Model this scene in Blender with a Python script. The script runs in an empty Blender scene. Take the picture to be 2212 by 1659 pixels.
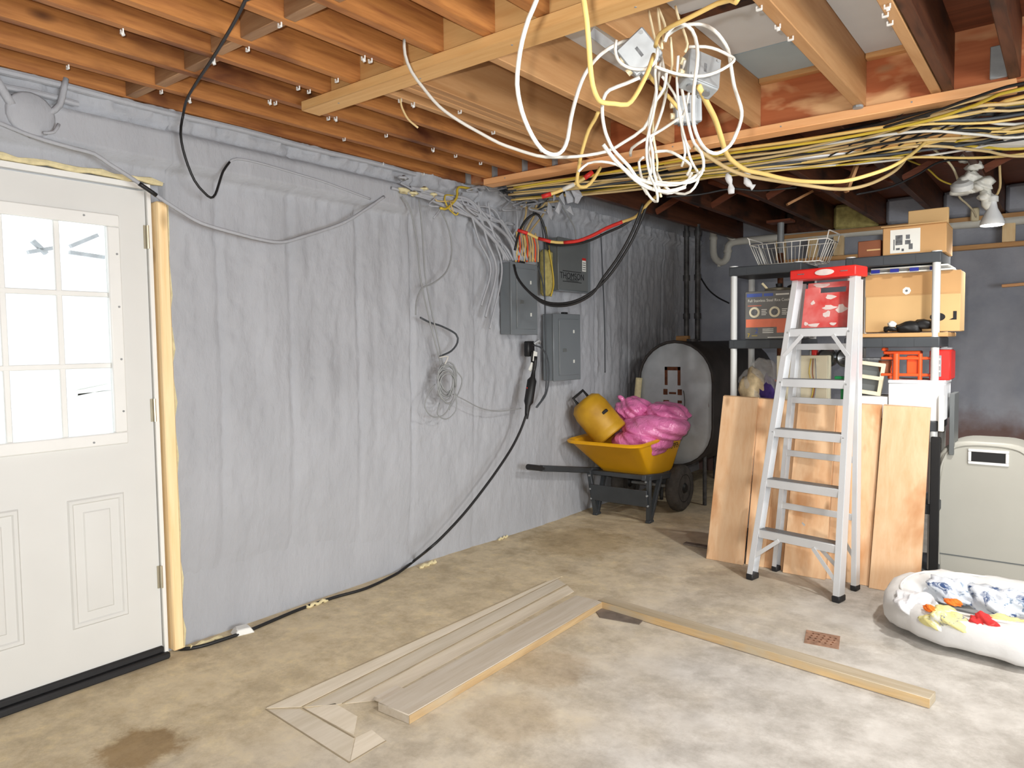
import bpy, bmesh, math, random
import numpy as np
from mathutils import Vector, Matrix, Euler
random.seed(7); RNG = np.random.default_rng(11)
C = bpy.context.scene.collection
SC = bpy.context.scene
PI = math.pi
# ------------------------------------------------------------------ camera
CAM_H, YAW, PITCH, ROLL, FPX = 1.38, .6604, .0545, .01293, 1557.4
_fw = Vector((-math.sin(YAW)*math.cos(PITCH), math.cos(YAW)*math.cos(PITCH), -math.sin(PITCH)))
_rt = Vector((math.cos(YAW), math.sin(YAW), 0)); _dn = _fw.cross(_rt)
_c, _s = math.cos(ROLL), math.sin(ROLL)
_rt, _dn = _c*_rt+_s*_dn, -_s*_rt+_c*_dn
cam = bpy.data.cameras.new('camera'); cam.sensor_width = 36; cam.lens = FPX/2212*36; cam.clip_start = .02
camo = bpy.data.objects.new('camera', cam); C.objects.link(camo)
m = Matrix((( _rt.x, -_dn.x, -_fw.x, 0), (_rt.y, -_dn.y, -_fw.y, 0), (_rt.z, -_dn.z, -_fw.z, CAM_H), (0, 0, 0, 1)))
camo.matrix_world = m
SC.camera = camo
def ray(px, py): return _rt*((px-1106)/FPX)+_dn*((py-829.5)/FPX)+_fw
def at(px, py, **k):          # a measured point of the photograph on a known plane of the room
    d = ray(px, py); a, v = list(k.items())[0]; i = 'XYZ'.index(a); o = Vector((0, 0, CAM_H))
    return o+d*((v-o[i])/d[i])
def dep(px, py, d): return Vector((0, 0, CAM_H))+ray(px, py)*d
# ------------------------------------------------------------------ light
w = bpy.data.worlds.new('world'); SC.world = w; w.use_nodes = True
w.node_tree.nodes['Background'].inputs[0].default_value = (.98, .99, 1, 1)
w.node_tree.nodes['Background'].inputs[1].default_value = 2.6
def area(name, loc, target, sx, sy, power, col):
    l = bpy.data.lights.new(name, 'AREA'); l.shape = 'RECTANGLE'; l.size = sx; l.size_y = sy; l.energy = power; l.color = col
    o = bpy.data.objects.new(name, l); C.objects.link(o); o.location = loc
    o.rotation_euler = (Vector(target)-Vector(loc)).to_track_quat('-Z', 'Y').to_euler(); return o
area('garage_daylight', (2.72, 1.1, 1.3), (-1.4, 2.9, .8), 2.9, .8, 120, (.93, .97, 1))
area('flash', Vector((0, 0, CAM_H))-_rt*.06-_dn*.07, Vector((0, 0, CAM_H))+_fw*3-_dn*.25, .035, .025, 40, (1, .97, .93))
def floor_fill(loc, target, power, ang=2.6):
    l = bpy.data.lights.new('added_floor_fill', 'SPOT'); l.energy = power; l.spot_size = ang; l.spot_blend = .6; l.shadow_soft_size = .07; l.color = (1, .985, .95)
    o = bpy.data.objects.new('added_floor_fill', l); C.objects.link(o); o.location = loc; o.rotation_euler = (Vector(target)-Vector(loc)).to_track_quat('-Z', 'Y').to_euler()
floor_fill((.9, 1.3, 2.3), (.1, 1.9, 0), 105); floor_fill((.15, 3.3, 2.3), (-.8, 3.9, 0), 120, 2.15)  # added overhead spots, out of view, to brighten the floor
SC.view_settings.view_transform = 'Standard'; SC.view_settings.look = 'None'
SC.view_settings.gamma = 1; SC.view_settings.use_curve_mapping = False
SC.view_settings.exposure = .12
SC.cycles.max_bounces = 8; SC.cycles.diffuse_bounces = 4; SC.cycles.sample_clamp_indirect = 4
# ------------------------------------------------------------------ helpers
def lin(c):
    return tuple((x/255/12.92 if x/255 <= .04045 else ((x/255+.055)/1.055)**2.4) for x in c)+(1,)
class MB:
    def __init__(s): s.v = []; s.f = []
    def add(s, vs, fs):
        n = len(s.v); s.v += [tuple(v) for v in vs]; s.f += [tuple(i+n for i in f) for f in fs]; return s
    def box(s, p, q):
        (a, b, c), (d, e, f) = p, q
        return s.add([(a,b,c),(d,b,c),(d,e,c),(a,e,c),(a,b,f),(d,b,f),(d,e,f),(a,e,f)],
                     [(3,2,1,0),(4,5,6,7),(0,1,5,4),(1,2,6,5),(2,3,7,6),(3,0,4,7)])
    def bar(s, a, b, wd, ht, up=(0,0,1)):       # box beam between two points
        a, b = Vector(a), Vector(b); d = (b-a).normalized(); r = d.cross(Vector(up))
        if r.length < 1e-4: r = d.cross(Vector((1,0,0)))
        r.normalize(); u = r.cross(d); r *= wd/2; u *= ht/2
        return s.add([a-r-u, a+r-u, a+r+u, a-r+u, b-r-u, b+r-u, b+r+u, b-r+u],
                     [(0,1,2,3),(7,6,5,4),(0,4,5,1),(1,5,6,2),(2,6,7,3),(3,7,4,0)])
    def tube(s, pts, r, n=8, flat=1.0):
        pts = [Vector(p) for p in pts]; N = len(pts); rr = r if isinstance(r, (list, tuple)) else [r]*N
        t0 = (pts[1]-pts[0]).normalized(); u = t0.orthogonal().normalized(); vs = []; fs = []
        for i, p in enumerate(pts):
            t = (pts[min(i+1, N-1)]-pts[max(i-1, 0)])
            t = t.normalized() if t.length > 1e-9 else t0
            u = (u-t*u.dot(t))
            u = u.normalized() if u.length > 1e-6 else t.orthogonal().normalized()
            w_ = t.cross(u)
            for k in range(n):
                a = 2*PI*k/n; vs.append(p+u*(math.cos(a)*rr[i])+w_*(math.sin(a)*rr[i]*flat))
        for i in range(N-1):
            for k in range(n):
                k2 = (k+1) % n; fs.append((i*n+k, i*n+k2, (i+1)*n+k2, (i+1)*n+k))
        fs.append(tuple(range(n-1, -1, -1))); fs.append(tuple((N-1)*n+k for k in range(n)))
        return s.add(vs, fs)
    def lathe(s, prof, c=(0,0,0), n=24, mat=None):
        vs = []; fs = []; N = len(prof)
        for r, z in prof:
            for k in range(n):
                a = 2*PI*k/n; p = Vector((r*math.cos(a), r*math.sin(a), z))
                if mat is not None: p = mat @ p
                vs.append(p+Vector(c))
        for i in range(N-1):
            for k in range(n):
                k2 = (k+1) % n; fs.append((i*n+k, i*n+k2, (i+1)*n+k2, (i+1)*n+k))
        fs.append(tuple(range(n-1, -1, -1))); fs.append(tuple((N-1)*n+k for k in range(n)))
        return s.add(vs, fs)
    def loft(s, rings, caps=True):
        n = len(rings[0]); vs = [p for r in rings for p in r]; fs = []
        for i in range(len(rings)-1):
            for k in range(n):
                k2 = (k+1) % n; fs.append((i*n+k, i*n+k2, (i+1)*n+k2, (i+1)*n+k))
        if caps: fs += [tuple(range(n-1, -1, -1)), tuple((len(rings)-1)*n+k for k in range(n))]
        return s.add(vs, fs)
    def grid(s, P):                              # P: rows x cols x 3 array
        R_, C_ = P.shape[:2]; n = len(s.v)
        s.v += [tuple(p) for p in P.reshape(-1, 3)]
        for i in range(R_-1):
            for j in range(C_-1): a = n+i*C_+j; s.f.append((a, a+1, a+C_+1, a+C_))
        return s
    def tf(s, M): s.v = [tuple(M @ Vector(v)) for v in s.v]; return s
    def build(s, name, mat, parent=None, bevel=0, sharp=.6, seg=1, sub=0, smooth=True, off=None):
        me = bpy.data.meshes.new(name); me.from_pydata(s.v, [], s.f); me.update()
        bm = bmesh.new(); bm.from_mesh(me); bmesh.ops.recalc_face_normals(bm, faces=bm.faces); bm.to_mesh(me); bm.free()
        o = bpy.data.objects.new(name, me); C.objects.link(o); me.materials.append(mat)
        if parent is not None:
            o.parent = parent
            if off: o.matrix_parent_inverse = Matrix.Translation(-Vector(off))
        if smooth:
            me.polygons.foreach_set('use_smooth', [True]*len(me.polygons)); me.set_sharp_from_angle(angle=sharp)
        if bevel:
            b = o.modifiers.new('bevel', 'BEVEL'); b.width = bevel; b.segments = seg; b.limit_method = 'ANGLE'; b.angle_limit = .6
        if sub:
            u = o.modifiers.new('sub', 'SUBSURF'); u.levels = sub; u.render_levels = sub
        return o
def tag(o, label, cat, group=None, kind=None):
    o['label'] = label; o['category'] = cat
    if group: o['group'] = group
    if kind: o['kind'] = kind
    return o
def thing(name, label, cat, loc=(0,0,0), rotz=0, group=None):
    o = bpy.data.objects.new(name, None); C.objects.link(o); o.location = loc; o.rotation_euler = (0, 0, rotz); o.empty_display_size = .05
    return tag(o, label, cat, group)
def struct(o): o['kind'] = 'structure'; return o
def spline(pts, step=.03):
    P = [Vector(p) for p in pts]
    if len(P) < 3: return P
    P = [P[0]*2-P[1]]+P+[P[-1]*2-P[-2]]; out = []
    for i in range(1, len(P)-2):
        a, b, c, d = P[i-1:i+3]; n = max(2, int((c-b).length/step))
        for k in range(n):
            t = k/n; out.append(.5*((2*b)+(c-a)*t+(2*a-5*b+4*c-d)*t*t+(3*b-a-3*c+d)*t**3))
    out.append(P[-2]); return out
def vnoise(y, z, sy, sz, seed):                  # value noise on arrays
    r = np.random.default_rng(seed).random((256, 256)); a = y/sy+40; b = z/sz+40
    i = np.floor(a).astype(int); j = np.floor(b).astype(int); fa = a-i; fb = b-j
    fa = fa*fa*(3-2*fa); fb = fb*fb*(3-2*fb); g = lambda p, q: r[p % 256, q % 256]
    return (g(i,j)*(1-fa)+g(i+1,j)*fa)*(1-fb)+(g(i,j+1)*(1-fa)+g(i+1,j+1)*fa)*fb
# ------------------------------------------------------------------ materials
def newmat(name):
    m_ = bpy.data.materials.new(name); m_.use_nodes = True; nt = m_.node_tree
    return m_, nt, nt.nodes['Principled BSDF']
def N(nt, t, **k):
    n = nt.nodes.new(t)
    for a, b in k.items(): setattr(n, a, b)
    return n
def coords(nt, sc):
    tc = N(nt, 'ShaderNodeTexCoord'); mp = N(nt, 'ShaderNodeMapping'); mp.inputs['Scale'].default_value = sc
    nt.links.new(tc.outputs['Object'], mp.inputs[0]); return mp.outputs[0]
def noise(nt, vec, scale, detail=3, rough=.55, dist=0):
    n = N(nt, 'ShaderNodeTexNoise'); n.inputs['Scale'].default_value = scale; n.inputs['Detail'].default_value = detail
    n.inputs['Roughness'].default_value = rough; n.inputs['Distortion'].default_value = dist; nt.links.new(vec, n.inputs['Vector']); return n.outputs[0]
def ramp(nt, fac, stops):
    r = N(nt, 'ShaderNodeValToRGB'); e = r.color_ramp.elements
    while len(e) < len(stops): e.new(.5)
    for x, (p, c) in zip(e, stops): x.position = p; x.color = c
    nt.links.new(fac, r.inputs[0]); return r.outputs[0]
def mix(nt, fac, a, b, mode='MIX'):
    x = N(nt, 'ShaderNodeMix', data_type='RGBA', blend_type=mode)
    for s_, v in ((0, fac), (6, a), (7, b)):
        if isinstance(v, (float, int, tuple)): x.inputs[s_].default_value = v
        else: nt.links.new(v, x.inputs[s_])
    return x.outputs[2]
def bump(nt, bs, h, st, dist=.01):
    b = N(nt, 'ShaderNodeBump'); b.inputs['Strength'].default_value = st; b.inputs['Distance'].default_value = dist
    nt.links.new(h, b.inputs['Height']); nt.links.new(b.outputs[0], bs.inputs['Normal'])
def mat(name, col, rough=.6, metal=0, var=.12, scale=6, stretch=(1,1,1), bmp=0, bscale=40, spec=.4, trans=0, emit=0, col2=None):
    m_, nt, bs = newmat(name); c = lin(col)
    bs.inputs['Roughness'].default_value = rough; bs.inputs['Metallic'].default_value = metal
    bs.inputs['Specular IOR Level'].default_value = spec; bs.inputs['Transmission Weight'].default_value = trans
    v = coords(nt, stretch); f = noise(nt, v, scale)
    d = lin(col2) if col2 else tuple(x*(1-2*var) for x in c[:3])+(1,)
    nt.links.new(ramp(nt, f, [(.3, d), (.68, c)]), bs.inputs['Base Color'])
    if bmp: bump(nt, bs, noise(nt, v, bscale, 4), bmp)
    if emit: bs.inputs['Emission Color'].default_value = c; bs.inputs['Emission Strength'].default_value = emit
    return m_
def wood(name, light, dark, axis, grain=26, rough=.55, blot=None, knots=True, spec=.35, bl=(.52, .62)):
    m_, nt, bs = newmat(name); st = [1, 1, 1]; st['xyz'.index(axis)] = .07
    bs.inputs['Roughness'].default_value = rough; bs.inputs['Specular IOR Level'].default_value = spec
    oi = N(nt, 'ShaderNodeObjectInfo'); tc = N(nt, 'ShaderNodeTexCoord'); ad = N(nt, 'ShaderNodeVectorMath', operation='MULTIPLY_ADD')
    cmb = N(nt, 'ShaderNodeCombineXYZ')
    for i in range(3): nt.links.new(oi.outputs['Random'], cmb.inputs[i])
    ad.inputs[1].default_value = (1, 1, 1); nt.links.new(tc.outputs['Object'], ad.inputs[0])
    sc = N(nt, 'ShaderNodeVectorMath', operation='SCALE'); sc.inputs['Scale'].default_value = 37; nt.links.new(cmb.outputs[0], sc.inputs[0]); nt.links.new(sc.outputs[0], ad.inputs[2])
    mp = N(nt, 'ShaderNodeMapping'); mp.inputs['Scale'].default_value = st; nt.links.new(ad.outputs[0], mp.inputs[0]); v = mp.outputs[0]
    f = noise(nt, v, grain, 4, .6, .6); col = ramp(nt, f, [(.3, lin(dark)), (.62, lin(light))])
    g = noise(nt, v, grain*4, 3, .6); col = mix(nt, .25, col, ramp(nt, g, [(.35, lin(dark)), (.6, lin(light))]))
    if blot:
        st2 = [1, 1, 1]; st2['xyz'.index(axis)] = .4
        mp2 = N(nt, 'ShaderNodeMapping'); mp2.inputs['Scale'].default_value = st2; nt.links.new(ad.outputs[0], mp2.inputs[0])
        bb = noise(nt, mp2.outputs[0], 5, 4, .5, .3)
        col = mix(nt, ramp(nt, bb, [(bl[0], (0,0,0,1)), (bl[1], (1,1,1,1))]), col, lin(blot))
    if knots:
        st3 = [1, 1, 1]; st3['xyz'.index(axis)] = .45
        mp3 = N(nt, 'ShaderNodeMapping'); mp3.inputs['Scale'].default_value = st3; nt.links.new(ad.outputs[0], mp3.inputs[0])
        vo = N(nt, 'ShaderNodeTexVoronoi'); vo.inputs['Scale'].default_value = 7; nt.links.new(mp3.outputs[0], vo.inputs['Vector'])
        k = tuple(x*.5 for x in lin(blot or dark)[:3])+(1,)
        col = mix(nt, ramp(nt, vo.outputs['Distance'], [(.05, (.8,.8,.8,1)), (.17, (0,0,0,1))]), col, k)
    hs = N(nt, 'ShaderNodeHueSaturation'); mr = N(nt, 'ShaderNodeMapRange'); mr.inputs['To Min'].default_value = .82; mr.inputs['To Max'].default_value = 1.12
    nt.links.new(oi.outputs['Random'], mr.inputs[0]); nt.links.new(mr.outputs[0], hs.inputs['Value']); nt.links.new(col, hs.inputs['Color'])
    nt.links.new(hs.outputs[0], bs.inputs['Base Color']); bump(nt, bs, g, .12, .003); return m_
M = {}
M['old_joist'] = wood('old_joist_wood', (184, 124, 68), (134, 80, 44), 'y', blot=(92, 50, 30), bl=(.55, .75))
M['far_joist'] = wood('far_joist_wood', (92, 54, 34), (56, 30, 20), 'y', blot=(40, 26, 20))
M['new_joist'] = wood('new_joist_wood', (202, 156, 108), (178, 128, 80), 'y', grain=18)
M['rim'] = wood('stained_rim_wood', (180, 106, 66), (150, 80, 46), 'x', grain=12, blot=(218, 172, 124), bl=(.5, .6))
M['subfloor'] = wood('subfloor_wood', (120, 66, 42), (84, 44, 28), 'x')
M['block'] = wood('blocking_wood', (170, 132, 96), (138, 98, 66), 'x')
M['pine_x'] = wood('pine_wood_x', (232, 186, 124), (214, 160, 98), 'x', grain=20, knots=False)
M['orange_x'] = wood('fir_wood_x', (232, 178, 126), (220, 156, 102), 'x', grain=20, knots=False)
M['pine_z'] = wood('pine_board_z', (240, 204, 164), (228, 180, 134), 'z', grain=16, blot=(208, 152, 104), bl=(.58, .72))
M['stud_x'] = wood('stud_wood_x', (206, 160, 106), (176, 124, 76), 'x')
M['stud_z'] = wood('stud_wood_z', (242, 216, 170), (234, 198, 144), 'z')
M['grey_wood_y'] = wood('weathered_wood_y', (218, 208, 192), (200, 186, 164), 'y', grain=24, knots=False)
M['grey_wood_x'] = wood('weathered_wood_x', (186, 174, 152), (164, 148, 120), 'x', grain=24, knots=False)
M['raw_edge'] = wood('raw_edge_wood', (190, 164, 124), (164, 136, 98), 'y', knots=False, blot=(178, 160, 132))
M['raw_edge_x'] = wood('raw_edge_wood_x', (208, 180, 134), (182, 150, 106), 'x', knots=False, blot=(186, 172, 146))
M['foam'] = mat('grey_spray_foam', (172, 174, 179), .75, var=.05, scale=5, stretch=(1,1,.45), bmp=.6, bscale=34, spec=.2)
M['foam_cut'] = mat('cut_yellow_foam', (230, 216, 170), .8, var=.12, scale=30, bmp=.4)
M['foam_pale'] = mat('pale_yellow_foam', (228, 216, 170), .8, var=.1, scale=30)
M['white'] = mat('white_paint', (216, 216, 212), .42, var=.02, scale=3)
M['white_trim'] = mat('white_vinyl', (232, 232, 228), .35, var=.02)
M['rubber'] = mat('black_rubber', (38, 38, 40), .6, var=.1, scale=30)
M['steel'] = mat('galvanised_steel', (164, 168, 170), .5, .3, var=.12, scale=14)
M['alu'] = mat('aluminium', (222, 224, 226), .35, .35, var=.06, scale=4, stretch=(1,1,.2))
M['alu_dark'] = mat('grooved_aluminium', (150, 152, 154), .4, .7, var=.1, scale=4)
M['brass'] = mat('zinc_hinge', (200, 192, 170), .35, .8)
M['cable_white'] = mat('white_cable', (214, 211, 202), .45, var=.03)
M['cable_cream'] = mat('cream_cable', (230, 216, 178), .45, var=.05)
M['cable_yellow'] = mat('yellow_cable', (226, 194, 118), .45, var=.06)
M['cable_lemon'] = mat('lemon_cable', (206, 178, 62), .45, var=.08)
M['cable_tan'] = mat('tan_cable', (204, 178, 128), .5, var=.08)
M['cable_black'] = mat('black_cable', (34, 34, 35), .45, var=.1)
M['cable_grey'] = mat('grey_cable', (150, 152, 152), .5, var=.08)
M['cable_dgrey'] = mat('dark_grey_cable', (70, 74, 78), .5, var=.08)
M['red'] = mat('red_tape', (205, 48, 42), .5, var=.08)
M['panel'] = mat('grey_enamel', (116, 122, 126), .38, var=.04, scale=3, spec=.5)
M['panel_d'] = mat('dark_grey_enamel', (104, 108, 108), .42, var=.05, spec=.5)
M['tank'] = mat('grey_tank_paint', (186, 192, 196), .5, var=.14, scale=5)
M['tank_shade'] = mat('shaded_tank_side', (64, 60, 58), .6, var=.25, scale=6)  # shade on the tank's side put into its colour
M['rust'] = mat('rusty_steel', (112, 64, 38), .8, var=.3, scale=30)
M['iron'] = mat('black_iron_pipe', (46, 44, 44), .5, .3, var=.25, scale=12, col2=(92, 92, 92))
M['pvc'] = mat('white_pvc', (216, 214, 204), .4, var=.04)
M['yellow_poly'] = mat('yellow_poly', (240, 176, 22), .4, var=.06, scale=3)
M['dull_yellow'] = mat('dull_yellow_plastic', (206, 158, 36), .5, var=.16, scale=6, col2=(170, 124, 26))
M['barrow'] = mat('dark_barrow_steel', (74, 78, 82), .45, .3, var=.1)
M['black'] = mat('black_plastic', (26, 26, 27), .5, var=.1)
M['tyre'] = mat('dusty_tyre', (84, 80, 76), .85, var=.25, scale=12, bmp=.4)
M['shelf'] = mat('charcoal_shelf_plastic', (66, 70, 74), .5, var=.06)
M['post'] = mat('pale_grey_post', (208, 210, 208), .4, var=.03)
M['red_paint'] = mat('red_plastic', (220, 48, 42), .4, var=.05)
M['bin'] = mat('greige_plastic', (176, 174, 164), .5, var=.03, scale=3)
M['bin_l'] = mat('pale_plastic_rim', (226, 226, 224), .4, var=.03)
M['cotton'] = mat('white_cotton', (216, 215, 213), .9, var=.04, scale=5, bmp=.6, bscale=9)
M['card'] = mat('cardboard', (200, 156, 104), .75, var=.05, scale=4)
M['card_l'] = mat('light_cardboard', (214, 176, 122), .75, var=.05, scale=4)
M['brown'] = mat('brown_card', (140, 84, 56), .7, var=.08)
M['paper'] = mat('white_paper', (232, 232, 224), .7, var=.02)
M['ink'] = mat('black_ink', (30, 30, 32), .7, var=.05)
M['ink_grey'] = mat('grey_ink', (120, 122, 124), .7, var=.3, scale=60)
M['box_grey'] = mat('grey_printed_card', (116, 116, 114), .5, var=.03)
M['salmon'] = mat('salmon_print', (232, 130, 100), .5, var=.08, scale=10)
M['blue_print'] = mat('blue_print', (84, 104, 176), .5, var=.1)
M['yellow_print'] = mat('yellow_print', (220, 190, 60), .5, var=.1)
M['dark_blue'] = mat('navy_print', (34, 44, 140), .5, var=.1)
M['orange'] = mat('orange_plastic', (242, 92, 38), .4, var=.05)
M['green'] = mat('green_plastic', (20, 130, 70), .4, var=.08)
M['cream'] = mat('cream_foam_board', (226, 218, 190), .7, var=.04)
M['foam_white'] = mat('white_styrofoam', (238, 240, 242), .7, var=.02, scale=20)
M['pot'] = mat('dark_pan_steel', (96, 98, 100), .25, .8, var=.1)
M['purple'] = mat('purple_cloth', (70, 48, 120), .8, var=.2, scale=20)
M['rope'] = mat('beige_rope', (206, 186, 148), .85, var=.15, scale=40)
M['sheet_white'] = mat('white_ceiling_panel', (206, 210, 212), .7, var=.05, scale=3)
M['sheet_blue'] = mat('pale_blue_panel', (166, 184, 192), .7, var=.06, scale=3)
M['plaster'] = mat('garage_plaster', (196, 194, 188), .8, var=.05)
M['snow'] = mat('snowy_ground', (240, 242, 246), .9, var=.03)
M['mineral'] = mat('yellow_insulation', (190, 176, 110), .95, var=.2, scale=20, bmp=.5)
M['glow'] = mat('lit_bulb_face', (255, 252, 246), .4, emit=9)
M['bulb'] = mat('white_bulb_glass', (224, 226, 226), .35, var=.02)
M['paint_smear'] = mat('paint_smeared_red', (204, 60, 56), .5, scale=9, col2=(216, 128, 124))
M['smear_w'] = mat('dried_white_paint', (228, 212, 206), .6, var=.08, scale=20)
M['grate'] = mat('rusty_grate', (172, 134, 110), .85, var=.25, scale=30)
M['slate'] = mat('dark_plate', (124, 112, 102), .7, var=.25, scale=14)
def glassmat(name, col, rough, alpha):
    m_, nt, bs = newmat(name); t = N(nt, 'ShaderNodeBsdfTransparent'); g = N(nt, 'ShaderNodeBsdfGlossy'); x = N(nt, 'ShaderNodeMixShader')
    t.inputs[0].default_value = lin(col); g.inputs[1].default_value = rough; x.inputs[0].default_value = alpha
    nt.links.new(t.outputs[0], x.inputs[1]); nt.links.new(g.outputs[0], x.inputs[2]); nt.links.new(x.outputs[0], nt.nodes['Material Output'].inputs[0]); return m_
M['glass'] = glassmat('window_glass', (248, 250, 250), .05, .05)
def film(name, col, alpha, rough=.2):
    m_, nt, bs = newmat(name); bs.inputs['Base Color'].default_value = lin(col); bs.inputs['Roughness'].default_value = rough; bs.inputs['Specular IOR Level'].default_value = .8
    v = coords(nt, (1,1,1)); h = noise(nt, v, 26, 4, .6, 1.2); bump(nt, bs, h, .7, .02); bs.inputs['Alpha'].default_value = alpha; return m_
M['clear_film'] = film('clear_plastic_film', (236, 236, 234), .26, .08)
def pink():
    m_, nt, bs = newmat('pink_wrapped_insulation'); v = coords(nt, (1,1,1)); f = noise(nt, v, 9, 4)
    nt.links.new(ramp(nt, f, [(.35, lin((214, 104, 162))), (.65, lin((238, 138, 190)))]), bs.inputs['Base Color'])
    bs.inputs['Roughness'].default_value = .16; bs.inputs['Specular IOR Level'].default_value = .8
    bump(nt, bs, noise(nt, v, 16, 4, .55, 1.5), .7, .02); return m_
M['pink'] = pink()
def cloth(name, base, marks, sc, lo, hi):
    m_, nt, bs = newmat(name); v = coords(nt, (1,1,1)); col = lin(base)
    first = True
    for i, c in enumerate(marks):
        mp = N(nt, 'ShaderNodeMapping'); mp.inputs['Location'].default_value = (i*3.1, i*1.7, i*5); nt.links.new(v, mp.inputs[0])
        f = noise(nt, mp.outputs[0], sc, 4, .6, 1)
        col = mix(nt, ramp(nt, f, [(lo, (0,0,0,1)), (hi, (1,1,1,1))]), col, lin(c))
    nt.links.new(col, bs.inputs['Base Color']); bs.inputs['Roughness'].default_value = .9
    bump(nt, bs, noise(nt, v, 18, 3), .4, .02); return m_
M['blue_cloth'] = cloth('white_cloth_blue_pattern', (214, 220, 228), [(120, 140, 164), (60, 82, 124)], 13, .56, .64)
M['yellow_cloth'] = cloth('pale_yellow_patterned_cloth', (226, 218, 150), [(96, 104, 134), (236, 236, 226)], 15, .58, .66)
M['red_cloth'] = cloth('red_cloth', (206, 52, 52), [(226, 120, 110)], 20, .58, .66)
M['orange_cloth'] = cloth('orange_cloth', (240, 120, 40), [(230, 150, 80)], 20, .6, .7)
M['towel'] = cloth('off_white_towel', (222, 222, 224), [(190, 192, 200)], 16, .55, .7)
def concrete():
    m_, nt, bs = newmat('dusty_concrete'); v = coords(nt, (1,1,1)); tc = N(nt, 'ShaderNodeTexCoord'); sx = N(nt, 'ShaderNodeSeparateXYZ'); nt.links.new(tc.outputs['Object'], sx.inputs[0])
    f = noise(nt, v, 7, 6, .65); grey = ramp(nt, f, [(.3, lin((180, 176, 170))), (.7, lin((212, 209, 204)))])
    tan = ramp(nt, noise(nt, v, 9, 6, .7), [(.3, lin((198, 180, 146))), (.5, lin((216, 201, 172))), (.72, lin((234, 216, 176)))])
    add = N(nt, 'ShaderNodeMath', operation='MULTIPLY_ADD'); add.inputs[1].default_value = 2.2; nt.links.new(noise(nt, v, 1.3, 3), add.inputs[0]); nt.links.new(sx.outputs['X'], add.inputs[2])
    mr = N(nt, 'ShaderNodeMapRange'); mr.inputs['From Min'].default_value = -1.35; mr.inputs['From Max'].default_value = .25; mr.inputs['To Min'].default_value = 1; mr.inputs['To Max'].default_value = 0
    nt.links.new(add.outputs[0], mr.inputs[0]); col = mix(nt, mr.outputs[0], grey, tan)
    def spot(cx, cy, r, c, col, amt=.8):
        d = N(nt, 'ShaderNodeVectorMath', operation='DISTANCE'); d.inputs[1].default_value = (cx, cy, 0); nt.links.new(tc.outputs['Object'], d.inputs[0])
        a = N(nt, 'ShaderNodeMath', operation='MULTIPLY_ADD'); a.inputs[1].default_value = r*1.1; nt.links.new(noise(nt, v, 9, 5, .7), a.inputs[0]); nt.links.new(d.outputs['Value'], a.inputs[2])
        k = ramp(nt, a.outputs[0], [(r*1.25, (amt,)*3+(1,)), (r*1.6, (0,0,0,1))]); return mix(nt, k, col, lin(c))
    col = spot(-2.52, 1.12, .15, (150, 120, 74), col, .75)
    col = spot(-1.75, 2.45, .2, (176, 152, 118), col, .4); col = spot(-1.62, 2.05, .2, (180, 160, 130), col, .35)
    col = spot(-1.5, 4.0, .3, (152, 138, 118), col, .4); col = spot(-2.7, 4.2, .4, (176, 150, 104), col, .4)
    g = noise(nt, v, 3, 8, .78); col = mix(nt, .6, col, ramp(nt, g, [(.38, lin((190, 184, 174))), (.55, lin((248, 246, 242)))]), 'MULTIPLY')
    nt.links.new(col, bs.inputs['Base Color']); bs.inputs['Roughness'].default_value = .75; bs.inputs['Specular IOR Level'].default_value = .25
    bump(nt, bs, noise(nt, v, 40, 6, .7), .25, .006); return m_
M['concrete'] = concrete()
M['joint'] = mat('dusty_joint', (170, 156, 132), .9, var=.1, spec=.1)
M['residue'] = wood('streaked_cement_residue', (224, 214, 196), (206, 194, 172), 'y', grain=20, knots=False, rough=.9, spec=.12)
def backwall():
    m_, nt, bs = newmat('grey_foam_back_wall'); v = coords(nt, (1,1,1)); tc = N(nt, 'ShaderNodeTexCoord'); sx = N(nt, 'ShaderNodeSeparateXYZ'); nt.links.new(tc.outputs['Object'], sx.inputs[0])
    col = ramp(nt, noise(nt, v, 4, 4), [(.3, lin((146, 150, 160))), (.7, lin((166, 168, 176)))])
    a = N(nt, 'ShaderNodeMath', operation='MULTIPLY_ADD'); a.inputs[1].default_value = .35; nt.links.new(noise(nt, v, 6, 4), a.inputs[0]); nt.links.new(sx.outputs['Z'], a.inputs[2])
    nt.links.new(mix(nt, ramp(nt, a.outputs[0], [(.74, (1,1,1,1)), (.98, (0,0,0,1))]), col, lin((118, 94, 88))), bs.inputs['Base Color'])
    bs.inputs['Roughness'].default_value = .8; bump(nt, bs, noise(nt, v, 30, 4), .4, .01); return m_
M['back'] = backwall()
# ================================================================== STRUCTURE
WX = -3.18; ZJ = 2.42; ZT = 2.655
floor = struct(MB().box((-3.4, -2.8, -.1), (2.9, 7.6, 0)).build('floor', M['concrete']))
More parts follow.
